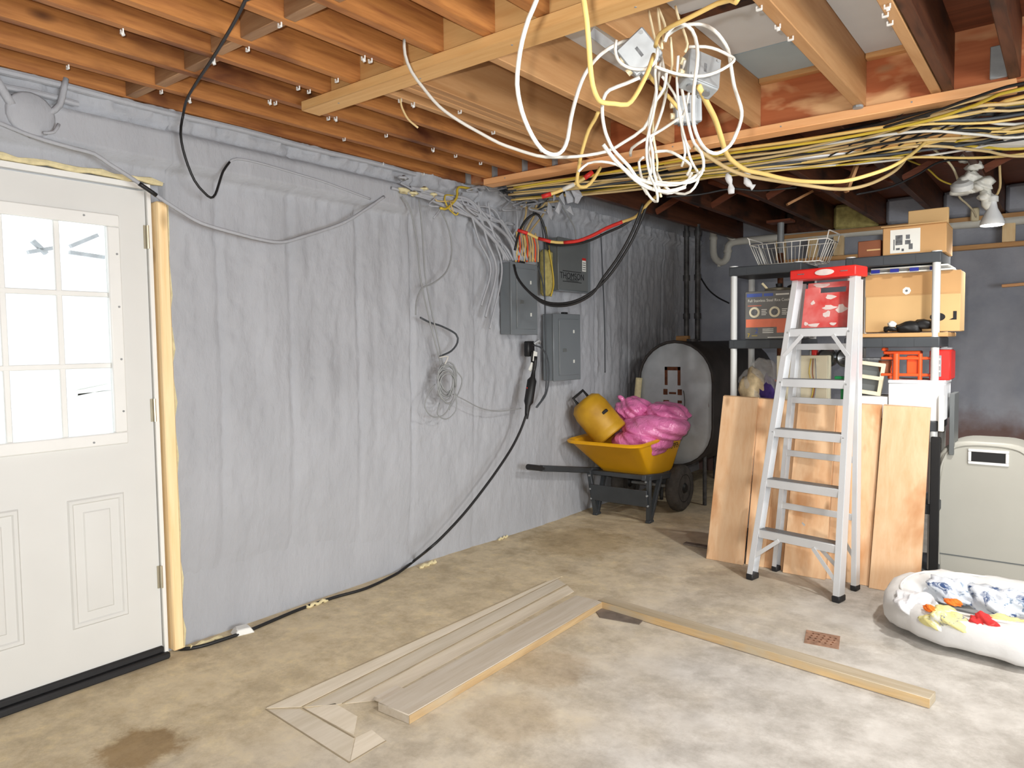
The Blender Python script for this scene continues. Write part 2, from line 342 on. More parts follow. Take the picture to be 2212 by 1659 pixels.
# ---- left wall: sprayed foam as real relief
def foam_depth(y, z):
    d = .014*vnoise(y, z, .085, .6, 1)+.015*vnoise(y, z, .04, .15, 2)+.014*vnoise(y, z, .02, .028, 3)
    calm = np.ones_like(y)
    for yc, wd in ((1.80, .05), (2.19, .055), (2.63, .06), (3.05, .05), (3.62, .05), (5.15, .06), (5.75, .05), (6.4, .06)):
        k = np.clip(1-np.abs(y-yc)/wd, 0, 1); k = np.clip(k*3, 0, 1); d += .016*k; calm *= 1-.75*k
        g = np.exp(-((y-yc-wd*1.05)/.012)**2); d -= .028*g*(.8+.4*vnoise(y, z, .1, .12, 9))
    d *= (.45+.55*calm)*np.clip(z/1.1, .4, 1)
    d += .03*vnoise(y, z, .5, 1.2, 5)*np.clip((y-3)/1.5, 0, 1)
    el = np.exp(-((y-3.9)/.5)**2)*np.clip((z-.9)/.5, 0, 1); d += el*(.03*vnoise(y, z, .07, .22, 6)+.02*vnoise(y, z, .03, .07, 7))
    band = np.clip((z-2.165)/.012, 0, 1)*np.clip((2.335-z)/.012, 0, 1)*np.clip((3.2-y)/.25, 0, 1)
    d = d*(1-.92*band)+.088*band
    up = np.clip((z-2.335)/.02, 0, 1); d += up*(.03*vnoise(y, z, .06, .045, 8)+.018*vnoise(y, z, .022, .02, 12)+.012)
    d *= np.where(z < 2.17, .8, 1.0)
    foot = np.exp(-z/.05); d += foot*.012*vnoise(y, z, .12, .2, 13)
    d -= .115*np.clip(1-z/.95, 0, 1)**2*np.clip((4.3-y)/2, 0, 1)
    return d
wl = MB()
def foam_patch(y0, y1, z0, z1):
    ys = np.linspace(y0, y1, max(2, int((y1-y0)/.0165))); zs = np.linspace(z0, z1, max(2, int((z1-z0)/.0175)))
    Y, Z = np.meshgrid(ys, zs); D = foam_depth(Y, Z)
    P = np.stack([WX-.012+D, Y, Z], -1)
    e0 = P[:, :1].copy(); e0[..., 0] = WX-.1; b0 = P[:1].copy(); b0[..., 0] = WX-.1
    wl.grid(np.concatenate([e0, P], 1)); wl.grid(np.concatenate([b0, P[:1]], 0))
foam_patch(1.612, 7.42, 0, 2.45); foam_patch(-.5, 1.612, 2.108, 2.45)
wall_left = struct(wl.build('wall_left', M['foam'], sharp=3.2))
lb = MB().box((-3.45, 1.56, 0), (-3.235, 7.6, 2.66)).box((-3.45, -2.8, 2.1), (-3.235, 1.56, 2.66)).box((-3.45, -2.8, 0), (-3.17, .6, 2.1)).box((-3.235, -2.8, 2.45), (-3.15, 7.6, 2.66))
lb.build('wall_core', M['foam'], wall_left)
MB().bar((WX+.006, 1.578, .03), (WX+.006, 1.578, 2.02), .05, .075, (1,0,0)).build('door_stud', M['stud_z'], wall_left, bevel=.006)
e = MB(); pts = [(WX+.0, 1.613+.006*math.sin(k*1.9), .02+k*.08) for k in range(26)]
e.tube(pts, [.012+.004*math.sin(k*2.3) for k in range(26)], 7).build('cut_foam_edge', M['foam_cut'], wall_left)
e = MB(); e.tube([(WX+.006, .55+k*.05, 2.107+.004*math.sin(k*1.7)) for k in range(22)], [.013+.004*math.sin(k*2.9) for k in range(22)], 7).build('cut_foam_edge', M['foam_cut'], wall_left)
for y0, y1, r in ((1.64, 1.8, .013), (2.28, 2.42, .011), (3.12, 3.26, .014), (3.9, 4.0, .009)):
    n = 9; MB().tube([(WX+.012, y0+(y1-y0)*k/(n-1), .008+.006*math.sin(k*2+y0)) for k in range(n)], [r*(.5+.5*abs(math.sin(k*1.3+y0))) for k in range(n)], 7).build('foam_drip', M['foam_cut'], wall_left)
# thin smooth pipe-like ridge of foam over the top of the band
for y0, y1, z, r in ((.2, 3.1, 2.405, .014), (.2, 1.25, 2.352, .012)):
    n = 24; MB().tube([(-3.12, y0+(y1-y0)*k/(n-1), z+.003*math.sin(k)) for k in range(n)], r, 8).build('foam_covered_pipe', M['foam'], wall_left)
# ---- back, right and rear walls
ys = np.linspace(-3.3, 2.8, 120); zs = np.linspace(0, 2.66, 60); X_, Z_ = np.meshgrid(ys, zs)
P = np.stack([X_, 7.4-.03*vnoise(X_, Z_, .12, .5, 21)-.015*vnoise(X_, Z_, .05, .1, 22), Z_], -1)
wall_back = struct(MB().grid(P).box((-3.4, 7.44, 0), (2.9, 7.6, 2.66)).build('wall_back', M['back'], sharp=3.2))
struct(MB().box((2.8, -2.8, 0), (2.95, -.45, 2.66)).box((2.8, 2.65, 0), (2.95, 7.6, 2.66)).box((2.8, -.45, 2.25), (2.95, 2.65, 2.66)).build('wall_right', M['plaster']))
struct(MB().box((-3.4, -1.75, 0), (2.95, -1.6, 2.66)).build('wall_rear', M['plaster']))
# ---- ceiling
ceiling = struct(MB().box((-3.4, -2.8, ZT), (2.9, 7.6, ZT+.03)).build('ceiling', M['subfloor']))
old_x = [(-3.145, -3.105), (-2.925, -2.885), (-2.69, -2.65), (-2.467, -2.43), (-2.283, -2.243), (-2.035, -1.998), (-1.83, -1.793), (-1.6, -1.557)]
x = -1.375
while x < 2.7: old_x.append((x, x+.04)); x += .222
joists = []
for i, (a, b) in enumerate(old_x):
    y1 = 3.575 if i < 4 else 1.94
    joists.append((a, b, MB().box((a, -1.6, ZJ), (b, y1, ZT)).build('floor_joist', M['old_joist'], ceiling, bevel=.003)))
for a, b in ((-2.283, -2.246), (-2.175, -2.137), (-2.135, -2.097), (-2.095, -2.057), (-1.716, -1.674), (-1.262, -1.222), (-.797, -.752), (-.5, -.46), (.2, .24), (.65, .69), (1.1, 1.14), (1.55, 1.59), (2.0, 2.04)):
    joists.append((a, b, MB().box((a, 2.02, ZJ), (b, 3.575, ZT)).build('floor_joist', M['new_joist'], ceiling, bevel=.003)))
for a, b in ((-.455, -.415), (-.228, -.186)):
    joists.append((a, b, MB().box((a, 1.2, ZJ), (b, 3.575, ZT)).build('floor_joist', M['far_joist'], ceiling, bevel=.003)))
MB().box((-2.428, 1.94, ZJ), (2.75, 2.018, ZT)).build('header_beam', M['pine_x'], ceiling, bevel=.002)
MB().box((-3.1, 3.577, ZJ), (2.75, 3.66, ZT)).build('girder', M['rim'], ceiling)
for a, b in ((-1.672, -1.264), (-1.22, -.799), (-.75, -.502)):
    MB().box((a, 3.535, 2.618), (b, 3.576, 2.654)).build('nailer_strip', M['stud_x'], ceiling, bevel=.002)
for a, b, y0, y1, mm in ((-1.22, -.799, 2.05, 3.17, 'sheet_white'), (-1.22, -.799, 3.18, 3.53, 'sheet_blue'), (-.75, -.502, 2.05, 2.9, 'sheet_white'), (-.75, -.502, 2.905, 3.53, 'sheet_white'), (-1.672, -1.264, 2.05, 3.2, 'sheet_white')):
    MB().box((a, y0, 2.64), (b, y1, 2.652)).build('ceiling_panel', M[mm], ceiling)
MB().box((-1.22, 2.66, 2.618), (-.799, 2.7, 2.64)).build('nailer_strip', M['far_joist'], ceiling)
for i in range(1, 9):
    a, b = old_x[i-1][1], old_x[i][0]; y = 1.435+random.uniform(-.02, .02)
    MB().box((a+.001, y, ZJ+random.uniform(.002, .01)), (b-.001, y+.042, 2.6)).build('blocking', M['block'], ceiling, bevel=.002)
for a, b, c in joists[:4]:      # dull steel hangers at the girder
    MB().box((a-.014, 3.535, ZJ-.004), (a-.002, 3.577, 2.56)).box((b+.002, 3.535, ZJ-.004), (b+.014, 3.577, 2.56)).box((a-.014, 3.535, ZJ-.006), (b+.014, 3.577, ZJ-.002)).build('joist_hanger', M['cable_grey'], ceiling)
MB().box((-.29, 3.56, 2.43), (-.23, 3.576, 2.56)).build('joist_hanger', M['steel'], ceiling, bevel=.003)
MB().tube([(-.776, 3.53, 2.419), (-.776, 3.53, 2.409)], .022, 10).build('nail_plate', M['steel'], ceiling)
far_x = []; x = -2.74
while x < 2.7: far_x.append((x, x+.045)); x += .446
for a, b in far_x:
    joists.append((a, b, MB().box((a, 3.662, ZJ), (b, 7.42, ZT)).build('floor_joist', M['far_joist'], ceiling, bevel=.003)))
for i in range(len(far_x)-1):
    a, b = far_x[i][1], far_x[i+1][0]; y = 5.35+.05*(i % 2)
    MB().bar((a+.002, y, ZT-.03), (b-.002, y, ZJ+.02), .045, .02, (0,1,0)).build('cross_brace', M['subfloor'], ceiling)
    MB().bar((a+.002, y+.055, ZJ+.02), (b-.002, y+.055, ZT-.03), .045, .02, (0,1,0)).build('cross_brace', M['subfloor'], ceiling)
for i, mm in ((1, 'far_joist'), (2, 'mineral'), (3, 'back'), (4, 'back'), (5, 'back')):
    a, b = far_x[i][1], far_x[i+1][0]
    MB().box((a+.004, 7.25, ZJ-.01), (b-.004, 7.4, ZT-.01)).build('rim_foam', M[mm], ceiling, bevel=.03)
# little cable staples left under the joists
st_px = [(263,62),(348,194),(146,140),(459,127),(601,50),(516,110),(407,212),(641,187),(660,196),(571,219),(588,221),(452,262),(475,266),(604,297),(725,170),(780,122),(795,128),(709,252),(737,248),(770,290),(829,291),(929,321),(1029,352),(864,213),(906,217),(993,238),(1074,281),(723,328),(826,351),(915,373),(1178,318),(980,335),(1901,30),(1917,8),(1921,45),(1640,12),(1680,52),(1708,78)]
for q, (px, py) in enumerate(st_px):
    p = at(px, py, Z=ZJ)
    j = min((j for j in joists if j[2].data.vertices), key=lambda j: abs((j[0]+j[1])/2-p.x)+ (0 if min(v.co.y for v in j[2].data.vertices) <= p.y <= max(v.co.y for v in j[2].data.vertices) else 9))
    x = min(max(p.x, j[0]+.006), j[1]-.006); z = ZJ-.001
    s_ = MB().bar((x-.008, p.y, z-.012), (x+.008, p.y, z-.012), .007, .005).bar((x-.008, p.y, z), (x-.008, p.y, z-.014), .004, .004).bar((x+.008, p.y, z), (x+.008, p.y, z-.014), .004, .004)
    if q % 3 == 0: s_.tube([(x, p.y, z-.01), (x+.002, p.y+.004, z-.02)], .006, 6)
    s_.build('cable_staple', M['white_trim'], j[2])  # bright white stands in for the glint on the staples
# ---- stud frame along the top of the back wall
def plate(x0, x1, z0, z1, nm='wall_plate', y0=7.24, y1=7.33, mm='stud_x'): MB().box((x0, y0, z0), (x1, y1, z1)).build(nm, M[mm], wall_back, bevel=.002)
plate(-2.28, 2.7, 2.372, 2.408); plate(-2.28, 2.7, 2.135, 2.172)
for px in (1688, 1757, 1813, 1923, 2179):
    x = at(px, 520, Y=7.28).x; MB().box((x-.045, 7.25, 2.174), (x+.045, 7.29, 2.37)).build('cripple_stud', M['stud_z'], wall_back, bevel=.002)
for x in (.3, .9, 1.5, 2.1): MB().box((x-.045, 7.25, 2.174), (x+.045, 7.29, 2.37)).build('cripple_stud', M['stud_z'], wall_back, bevel=.002)
# ================================================================== DOOR
door = struct(MB().box((-3.24, 1.527, .0), (WX+.012, 1.546, 2.092)).box((-3.24, .6, .0), (WX+.012, .619, 2.092)).box((-3.24, .619, 2.068), (WX+.012, 1.527, 2.092)).build('door_1', M['white_trim'], bevel=.002))
DY0, DY1, DZ0, DZ1 = .622, 1.523, .058, 2.06
GY0, GY1, GZ0, GZ1 = .79, 1.372, 1.02, 1.905
sl = MB(); xa, xb = WX-.045, WX
sl.box((xa, DY0, DZ0), (xb, GY0, DZ1)).box((xa, GY1, DZ0), (xb, DY1, DZ1)).box((xa, GY0, DZ0), (xb, GY1, GZ0)).box((xa, GY0, GZ1), (xb, GY1, DZ1))
slab = sl.build('door_slab', M['white'], door)
def rect(x, y0, y1, z0, z1): return [(x, y0, z0), (x, y1, z0), (x, y1, z1), (x, y0, z1)]
for ya, yb in ((1.165, 1.385), (.775, .995)):
    z0, z1 = .245, .775; r = []
    for i, h in ((0, .0005), (.006, .007), (.018, .006), (.03, -.006), (.05, -.006), (.062, .005), (.07, .006)): r.append(rect(WX+h, ya+i, yb-i, z0+i, z1-i))
    MB().loft(r).build('raised_panel', M['white'], slab, sharp=.3)
wf = MB()
o0, o1 = .045, 0
for (a, b, c, d) in ((GY0-.038, GY1+.038, GZ0-.038, GZ0+.012), (GY0-.038, GY1+.038, GZ1-.012, GZ1+.038), (GY0-.038, GY0+.012, GZ0+.012, GZ1-.012), (GY1-.012, GY1+.038, GZ0+.012, GZ1-.012)):
    wf.box((WX-.01, a, c), (WX+.012, b, d))
wframe = wf.build('window_frame', M['white_trim'], door, bevel=.005, seg=2)
cw, ch = (GY1-GY0)/3, (GZ1-GZ0)/3
for i in (1, 2):
    MB().box((WX-.028, GY0+cw*i-.011, GZ0), (WX-.012, GY0+cw*i+.011, GZ1)).build('muntin', M['white_trim'], wframe, bevel=.003)
    MB().box((WX-.029, GY0, GZ0+ch*i-.011), (WX-.011, GY1, GZ0+ch*i+.011)).build('muntin', M['white_trim'], wframe, bevel=.003)
for i in range(3):
    for j in range(3):
        MB().box((WX-.022, GY0+cw*i+.001, GZ0+ch*j+.001), (WX-.019, GY0+cw*(i+1)-.001, GZ0+ch*(j+1)-.001)).build('pane', M['glass'], wframe)
for y, z in [(GY0+.1, GZ1+.02), (GY1-.1, GZ1+.02), (GY0+.1, GZ0-.02), (GY1-.1, GZ0-.02)]+[(GY1+.022, GZ0+.1+k*.22) for k in range(4)]:
    MB().tube([(WX+.011, y, z), (WX+.0145, y, z)], .0045, 8).build('screw', M['cable_grey'], wframe)
for px, py in ((317, 512), (334, 886), (352, 1245)):
    p = at(px, py, X=WX+.01); h = MB().box((WX+.001, 1.512, p.z-.05), (WX+.006, 1.534, p.z+.05)).tube([(WX+.012, 1.526, p.z-.05), (WX+.012, 1.526, p.z+.05)], .006, 8)
    h.build('hinge', M['brass'], door)
MB().box((WX-.03, .6, .0), (WX+.03, 1.545, .03)).box((WX-.01, .62, .03), (WX+.014, 1.525, .06)).build('door_sweep', M['rubber'], door, bevel=.006)
struct(MB().box((-14, -8, -.3), (-3.46, 16, -.15)).build('ground_outside', M['snow']))
t = thing('scrap_lumber', 'grey broken scrap boards lying outdoors behind the door window', 'lumber', at(85, 560, X=-6.5))
o = Vector(t.location)
for (a, b, w_) in (((60, 545), (120, 535), .05), ((70, 520), (100, 548), .05), ((152, 532), (210, 508), .05), ((150, 545), (225, 556), .04)):
    MB().bar(at(*a, X=-6.5)-o, at(*b, X=-6.5)-o, w_, .03).build('board', M['steel'], t)
MB().loft([[(-1.2*k, -1.5*k, z) for k in (1,)]+[(-.9*k, 2.4*k, z) for k in (1,)]+[(.25*k, 2.2*k, z) for k in (1,)]+[(.25*k, -1.4*k, z) for k in (1,)] for k, z in ((1, -.15-o.z), (.9, -.06))]).build('snow_bank', M['snow'], t, bevel=.08)
t = thing('board_stack', 'pale boards stacked outdoors low behind the right panes of the door', 'lumber', (-6, 2.0, -.15))
o = Vector(t.location)
for (a, b) in (((158, 850), (245, 832)), ((160, 832), (240, 810)), ((165, 856), (245, 848))):
    MB().bar(at(*a, X=-6)-o, at(*b, X=-6)-o, .06, .04).build('board', M['paper'], t)
MB().loft([[(-.6, -.6, 0), (.4, -.6, 0), (.4, 2.6, 0), (-.6, 2.6, 0)], [(-.5, -.4, 1.1), (.3, -.4, 1.1), (.3, 2.4, 1.1), (-.5, 2.4, 1.1)]]).build('snow_bank', M['snow'], t, bevel=.08)
# ================================================================== FLOOR BOARDS AND MARKS
def gp(px, py, z=.0): return at(px, py, Z=z)
for quad in ([(575,1530),(648,1527),(1215,1245),(1180,1258)], [(660,1527),(735,1521),(1222,1262),(1205,1252)], [(745,1520),(818,1513),(1240,1278),(1226,1265)],
             [(575,1534),(755,1647),(765,1596),(648,1532)], [(757,1645),(832,1600),(803,1577),(768,1594)], [(660,1532),(724,1520),(772,1548),(764,1588)]):
    a = [gp(*p) for p in quad]
    MB().loft([[(p.x, p.y, -.002) for p in a], [(p.x, p.y, .0012) for p in a]]).build('cement_residue', M['residue'], floor)
for p, q in (((574,1532),(755,1648)), ((755,1648),(834,1601)), ((654,1530),(766,1594)), ((654,1527),(1212,1248)), ((740,1520),(1225,1263)), ((575,1529),(1180,1256))):
    a, b = gp(*p), gp(*q); MB().bar(a+Vector((0,0,.0005)), b+Vector((0,0,.0005)), .005, .003).build('joint_line', M['joint'], floor)
t = thing('floor_plank', 'wide grey weathered plank lying flat on the concrete, edge still raw yellow', 'plank', (-1.975, 2.5, 0), .018)
MB().box((-.083, -.72, 0), (.082, .70, .036)).build('board', M['grey_wood_y'], t, bevel=.003)
MB().box((.0822, -.72, .002), (.0842, .70, .034)).build('raw_edge', M['raw_edge'], t)['label'] = 'raw yellowish sawn edge'
MB().box((-.16, -.68, 0), (-.083, -.55, .018)).build('splinter', M['grey_wood_y'], t, bevel=.008)
a_, b_ = Vector((-1.93, 3.235, 0)), Vector((-.385, 3.06, 0)); d_ = b_-a_
t = thing('floor_two_by_four', 'long grey 2x4 lying on the floor in front of the ladder', 'plank', (a_+b_)/2, math.atan2(d_.y, d_.x))
L = d_.length/2
MB().box((-L, -.038, 0), (L, .042, .038)).build('board', M['grey_wood_x'], t, bevel=.002)
MB().box((-L, -.0402, .002), (L, -.0382, .036)).build('raw_edge', M['raw_edge_x'], t)['label'] = 'yellow sawn front edge'
p = [gp(1285, 1310), gp(1300, 1332), gp(1385, 1347), gp(1398, 1333)]
t = MB().loft([[(q.x, q.y-.02, 0) for q in p], [(q.x, q.y-.02, .004) for q in p]]).build('dark_plate', M['slate']); tag(t, 'dark flat metal plate on the floor where the two boards meet', 'plate')
p = [gp(1742, 1362), gp(1815, 1376), gp(1812, 1403), gp(1737, 1389)]; c_ = sum(p, Vector())/4
t = thing('floor_grate', 'small rusty square drain grate set in the floor', 'grate', (c_.x, c_.y, 0))
MB().loft([[(q.x-c_.x, q.y-c_.y, 0) for q in p], [(q.x-c_.x, q.y-c_.y, .004) for q in p]]).build('plate', M['grate'], t)
for i in range(4):
    for j in range(5): MB().box((-.055+j*.025, -.045+i*.027, .004), (-.047+j*.025, -.036+i*.027, .0048)).build('slot', M['rust'], t)
p = gp(1505, 1180); t = MB().box((p.x-.09, p.y-.02, 0), (p.x+.12, p.y+.03, .012)).build('metal_offcut', M['slate'], bevel=.002); tag(t, 'narrow dark offcut on the floor left of the leaning boards', 'offcut')
# ================================================================== WOOD ON THE CEILING UNDERSIDE
t = thing('cross_board', 'pale new 2x4 nailed flat across the undersides of the near joists', 'board', (-.3, 1.965, 2.4))
MB().box((-2.3, -.047, -.021), (2.9, .047, .0198)).build('board', M['pine_x'], t, bevel=.003)
for k in range(6): MB().tube([(-2.1+k*.45, -.01+.02*(k % 2), -.021), (-2.1+k*.45, -.01+.02*(k % 2), -.0225)], .004, 7).build('nail_head', M['cable_grey'], t)
t = thing('ledger_board', 'orange-tan 2x4 along the foot of the stained girder above the cable bundle', 'board', (-1.57, 3.59, 2.4), math.radians(1.1))
MB().box((-1.37, -.047, -.021), (1.37, .047, .0195)).build('board', M['orange_x'], t, bevel=.003)
for k in range(5): MB().tube([(-1.2+k*.55, -.047, .0), (-1.2+k*.55, -.0485, .0)], .004, 7).build('nail_head', M['cable_grey'], t)
a, b = at(1440, 362, Z=2.352), at(2075, 290, Z=2.352)
t = MB().bar(a, b, .13, .018).build('running_board', M['pine_x'], bevel=.002); tag(t, 'long tan 1x6 board above the cable bundle behind the orange ledger', 'board')
a, b = at(1225, 407, Z=2.36), at(1500, 372, Z=2.36)
t = MB().bar(a, b, .1, .018).build('running_board', M['pine_x'], bevel=.002); tag(t, 'narrow tan strip under the far joists beside the white foam strip', 'board')
a, b = at(1490, 366, Z=2.352), at(1895, 322, Z=2.352)
t = MB().bar(a, b, .05, .025).build('foam_strip', M['foam_white'], bevel=.006); tag(t, 'white styrofoam strip lying under the dark joists behind the cables', 'insulation')
a, b = at(2095, 318, Z=2.385), at(2260, 305, Z=2.385)
t = MB().bar(a, b, .16, .012).build('foam_sheet', M['foam_white'], bevel=.003); tag(t, 'greyish white sheet under the joists above the hanging bulb', 'insulation')
# ================================================================== CABLES
def cable(name, label, pts, r, mm, cat='cable', group=None, n=7, step=.025, parent=None, flat=1.0, up=False):
    pts = [Vector(p) for p in pts]
    if up: pts = [Vector((pts[0].x+.02, pts[0].y, 2.45)), (pts[0]+Vector((pts[0].x+.02, pts[0].y, 2.45)))/2]+pts
    o = MB().tube(spline(pts, step), r, n, flat).build(name, M[mm], parent, sharp=3.2)
    if parent is None: tag(o, label, cat, group)
    return o
def P3(l): return [dep(*p) for p in l]
def pd(pts, d0, d1, wob=0):
    n = len(pts); return [dep(p[0], p[1], d0+(d1-d0)*i/(n-1)+wob*math.sin(i*2.1)) for i, p in enumerate(pts)]
cable('white_cable', 'long white cable sagging from a near joist end across to the cable knot', pd([(873,86),(875,118),(889,155),(916,192),(949,230),(990,260),(1037,287),(1078,309),(1111,321),(1145,332),(1179,339),(1246,338),(1310,327),(1348,307),(1391,277),(1408,240),(1420,185),(1428,125)], 2.3, 2.05), .005, 'cable_white')
cable('white_cable', 'thick white cable hanging in a big U left of the knot', pd([(1163,-40),(1159,0),(1142,40),(1128,88),(1120,135),(1117,182),(1123,223),(1133,257),(1150,294),(1169,321),(1186,332),(1202,334),(1216,324),(1226,300),(1233,257),(1243,216),(1256,176),(1273,145),(1297,118),(1327,98),(1358,86)], 1.5, 1.93), .0052, 'cable_white', up=True)
cable('yellow_cable', 'thick yellow cable dropping from above into the left junction box', pd([(1258,-40),(1261,0),(1267,40),(1272,95),(1275,142),(1280,182),(1289,209),(1300,221),(1327,224),(1354,226),(1371,209),(1388,179),(1402,149),(1412,118)], 1.45, 1.88), .006, 'cable_yellow', up=True)
cable('yellow_cable', 'thick yellow cable slanting from the top edge down to the two junction boxes', pd([(1600,-12),(1577,0),(1551,7),(1515,25),(1479,43),(1452,56),(1434,67),(1421,80),(1416,100)], 1.5, 1.86), .0056, 'cable_yellow', up=True)
cable('white_cable', 'white cable leaving the left junction box in a wide left-hand bend', pd([(1382,167),(1353,180),(1317,194),(1306,208),(1302,223),(1301,241),(1303,263),(1308,286),(1315,304),(1324,322),(1340,340),(1359,360),(1369,375),(1382,388),(1420,398),(1460,399),(1495,386),(1520,366)], 1.88, 2.05), .005, 'cable_white')
cable('white_cable', 'thick white cable end pointing up left below the bend, sheath cut square', pd([(1303,312),(1325,342),(1350,367),(1372,388),(1400,405),(1440,414),(1480,404)], 1.92, 2.02), .0055, 'cable_white')
cable('white_cable', 'white cable circling the right junction box in the largest loop', pd([(1437,81),(1454,67),(1475,56),(1497,52),(1520,54),(1542,65),(1560,85),(1573,108),(1578,136),(1582,163),(1587,190),(1596,217),(1602,240),(1600,262),(1590,290),(1577,314),(1556,329),(1540,331),(1523,321),(1509,300),(1499,270),(1497,236),(1499,189),(1506,140),(1506,100),(1495,65),(1470,50),(1446,66),(1436,90)], 1.95, 1.8, .02), .0048, 'cable_white')
cable('white_cable', 'white cable looping sideways across the face of the right junction box', pd([(1414,143),(1443,154),(1470,161),(1506,165),(1533,161),(1560,150),(1580,137),(1586,128),(1577,121),(1551,108),(1524,101),(1488,101)], 1.84, 1.9), .0042, 'cable_white')
cable('white_cable', 'white cable wrapped in a ring around the left junction box', pd([(1331,87),(1329,108),(1334,127),(1345,139),(1361,147),(1381,150),(1403,146),(1418,128),(1420,105)], 1.86, 1.86), .0042, 'cable_white')
knot = [([(1418,120),(1415,160),(1418,200),(1412,240),(1405,270),(1398,300),(1397,340),(1405,380),(1418,410),(1420,435),(1408,430),(1395,410),(1385,380),(1380,350),(1390,340)], 'long thin white cable hanging lowest left in the knot, hooked at its end'),
 ([(1440,150),(1435,190),(1415,220),(1405,250),(1402,290),(1410,330),(1412,370),(1425,410),(1442,417),(1460,413),(1480,400),(1495,372)], 'white cable in the knot that curves under to the right'),
 ([(1465,120),(1462,170),(1465,220),(1470,260),(1480,300),(1490,340),(1500,360),(1510,380),(1500,405),(1480,419),(1450,413),(1430,395),(1418,370)], 'white cable making the lowest right-hand loop of the knot'),
 ([(1480,130),(1472,180),(1480,230),(1490,280),(1500,310),(1515,330),(1520,360),(1505,388),(1470,396),(1420,393),(1380,386),(1350,365)], 'white cable crossing the bottom of the knot from right to left'),
 ([(1430,165),(1455,200),(1470,240),(1475,290),(1490,322)], 'short white cable slanting down right through the middle of the knot'),
 ([(1475,250),(1430,280),(1395,300),(1365,320),(1362,336)], 'white cable slanting down left from the small lower box'),
 ([(1250,370),(1270,353),(1300,349),(1330,355),(1350,366),(1376,386),(1398,420)], 'white cable arching low left beside the orange ledger'),
 ([(1415,328),(1440,326),(1460,333),(1485,350),(1492,361),(1485,378)], 'white cable arching low right of the knot to a short hook'),
 ([(1448,80),(1452,140),(1440,190),(1420,215),(1410,260),(1412,300),(1420,350),(1418,390),(1428,425)], 'grey-white cable twisted down the left of the knot'),
 ([(1425,110),(1440,180),(1430,240),(1412,290),(1400,330),(1408,360),(1398,398)], 'thin white cable weaving behind the knot'),
 ([(1490,190),(1482,230),(1472,270),(1480,330),(1472,360)], 'white cable dropping from the right junction box to the bundle')]
for i, (p, lb_) in enumerate(knot):
    cable('white_cable', lb_, pd(p, 1.9+.02*i, 2.06+.03*(i % 3), .02), .0038+.0005*(i % 2), 'cable_white' if i != 8 else 'cable_cream', group='white cables of the hanging knot')
for i, p in enumerate([[(1401,24),(1408,55),(1415,85),(1424,105)], [(1420,18),(1424,50),(1428,80),(1430,105)], [(1422,18),(1432,42),(1438,64),(1436,90)], [(1459,14),(1466,40),(1476,64),(1485,95),(1480,112)]]):
    cable('wire_end', 'stiff cream wire end sticking up from the knot toward the pale cross board', pd(p, 2.02, 1.95), .0036, 'cable_cream', 'wire', 'stiff wire ends above the knot')
cable('yellow_cable', 'yellow cable hanging from a light joist down past the ledger, left of the knot', pd([(1292,242),(1285,258),(1272,280),(1262,310),(1254,340),(1250,365),(1246,392),(1252,403),(1266,403),(1280,390),(1297,362)], 2.75, 3.1), .0075, 'cable_yellow')
cable('yellow_cable', 'yellow cable running from the right junction box down and along in the long upper swag', pd([(1509,186),(1529,226),(1546,260),(1560,304),(1570,334),(1590,354),(1614,368),(1648,375),(1688,385),(1728,391),(1776,393),(1826,391),(1877,378),(1924,361),(1958,341),(1988,317),(2012,290),(2032,263),(2042,234)], 1.95, 3.75), .0085, 'cable_yellow')
cable('tan_cable', 'tan cable in the lower of two long swags below the bundle', pd([(1500,318),(1540,345),(1580,368),(1620,381),(1700,394),(1760,403),(1800,408),(1840,407),(1885,395),(1930,371),(1955,345),(1968,318)], 2.9, 3.85), .0085, 'cable_tan')
cable('yellow_cable', 'short yellow cable between the two junction boxes inside the knot', pd([(1398,158),(1420,185),(1445,210),(1470,240)], 2.05, 2.2), .006, 'cable_yellow')
cable('wire_end', 'short dangling copper-striped wire under the joists right of the pale cross board', pd([(865,213),(867,228),(873,243),(882,258),(893,268),(903,276)], 2.45, 2.45), .0035, 'cable_tan', 'wire')
# tape-marked cable to the main panel
t = thing('taped_cable', 'yellow cable with red tape bands hanging from the bundle to the main panel', 'cable', dep(1250, 520, 4.55))
o = Vector(t.location); tp = [(1452,392),(1425,418),(1402,437),(1386,456),(1370,470),(1345,479),(1312,492),(1281,508),(1250,520),(1218,524),(1190,522),(1163,515),(1140,504),(1118,497)]
dd = [3.95, 4.08, 4.2, 4.3, 4.38, 4.44, 4.48, 4.52, 4.55, 4.58, 4.6, 4.62, 4.63, 4.63]
full = [dep(p[0], p[1], d)-o for p, d in zip(tp, dd)]
MB().tube(spline(full), .0095, 8).build('sheath', M['cable_yellow'], t, sharp=3)
for a, b in ((5, 9), (10, 11), (12, 13)): MB().tube(spline(full[a:b+1]), .0112, 8).build('red_tape', M['red'], t, sharp=3)
t = thing('taped_cable', 'short yellow cable with red and white tape at the end of the bundle', 'cable', dep(1240, 400, 4.1)); o = Vector(t.location)
f2 = [dep(p[0], p[1], 4.1)-o for p in [(1280,372),(1262,385),(1240,398),(1215,410),(1190,419),(1170,425)]]
MB().tube(spline(f2), .011, 8).build('sheath', M['cable_yellow'], t, sharp=3)
MB().tube(spline(f2[:2]), .0145, 8).build('red_tape', M['red'], t, sharp=3); MB().tube(spline(f2[2:4]), .013, 8).build('white_tape', M['cable_white'], t, sharp=3); MB().tube(spline(f2[4:]), .0135, 8).build('red_tape', M['red'], t, sharp=3)
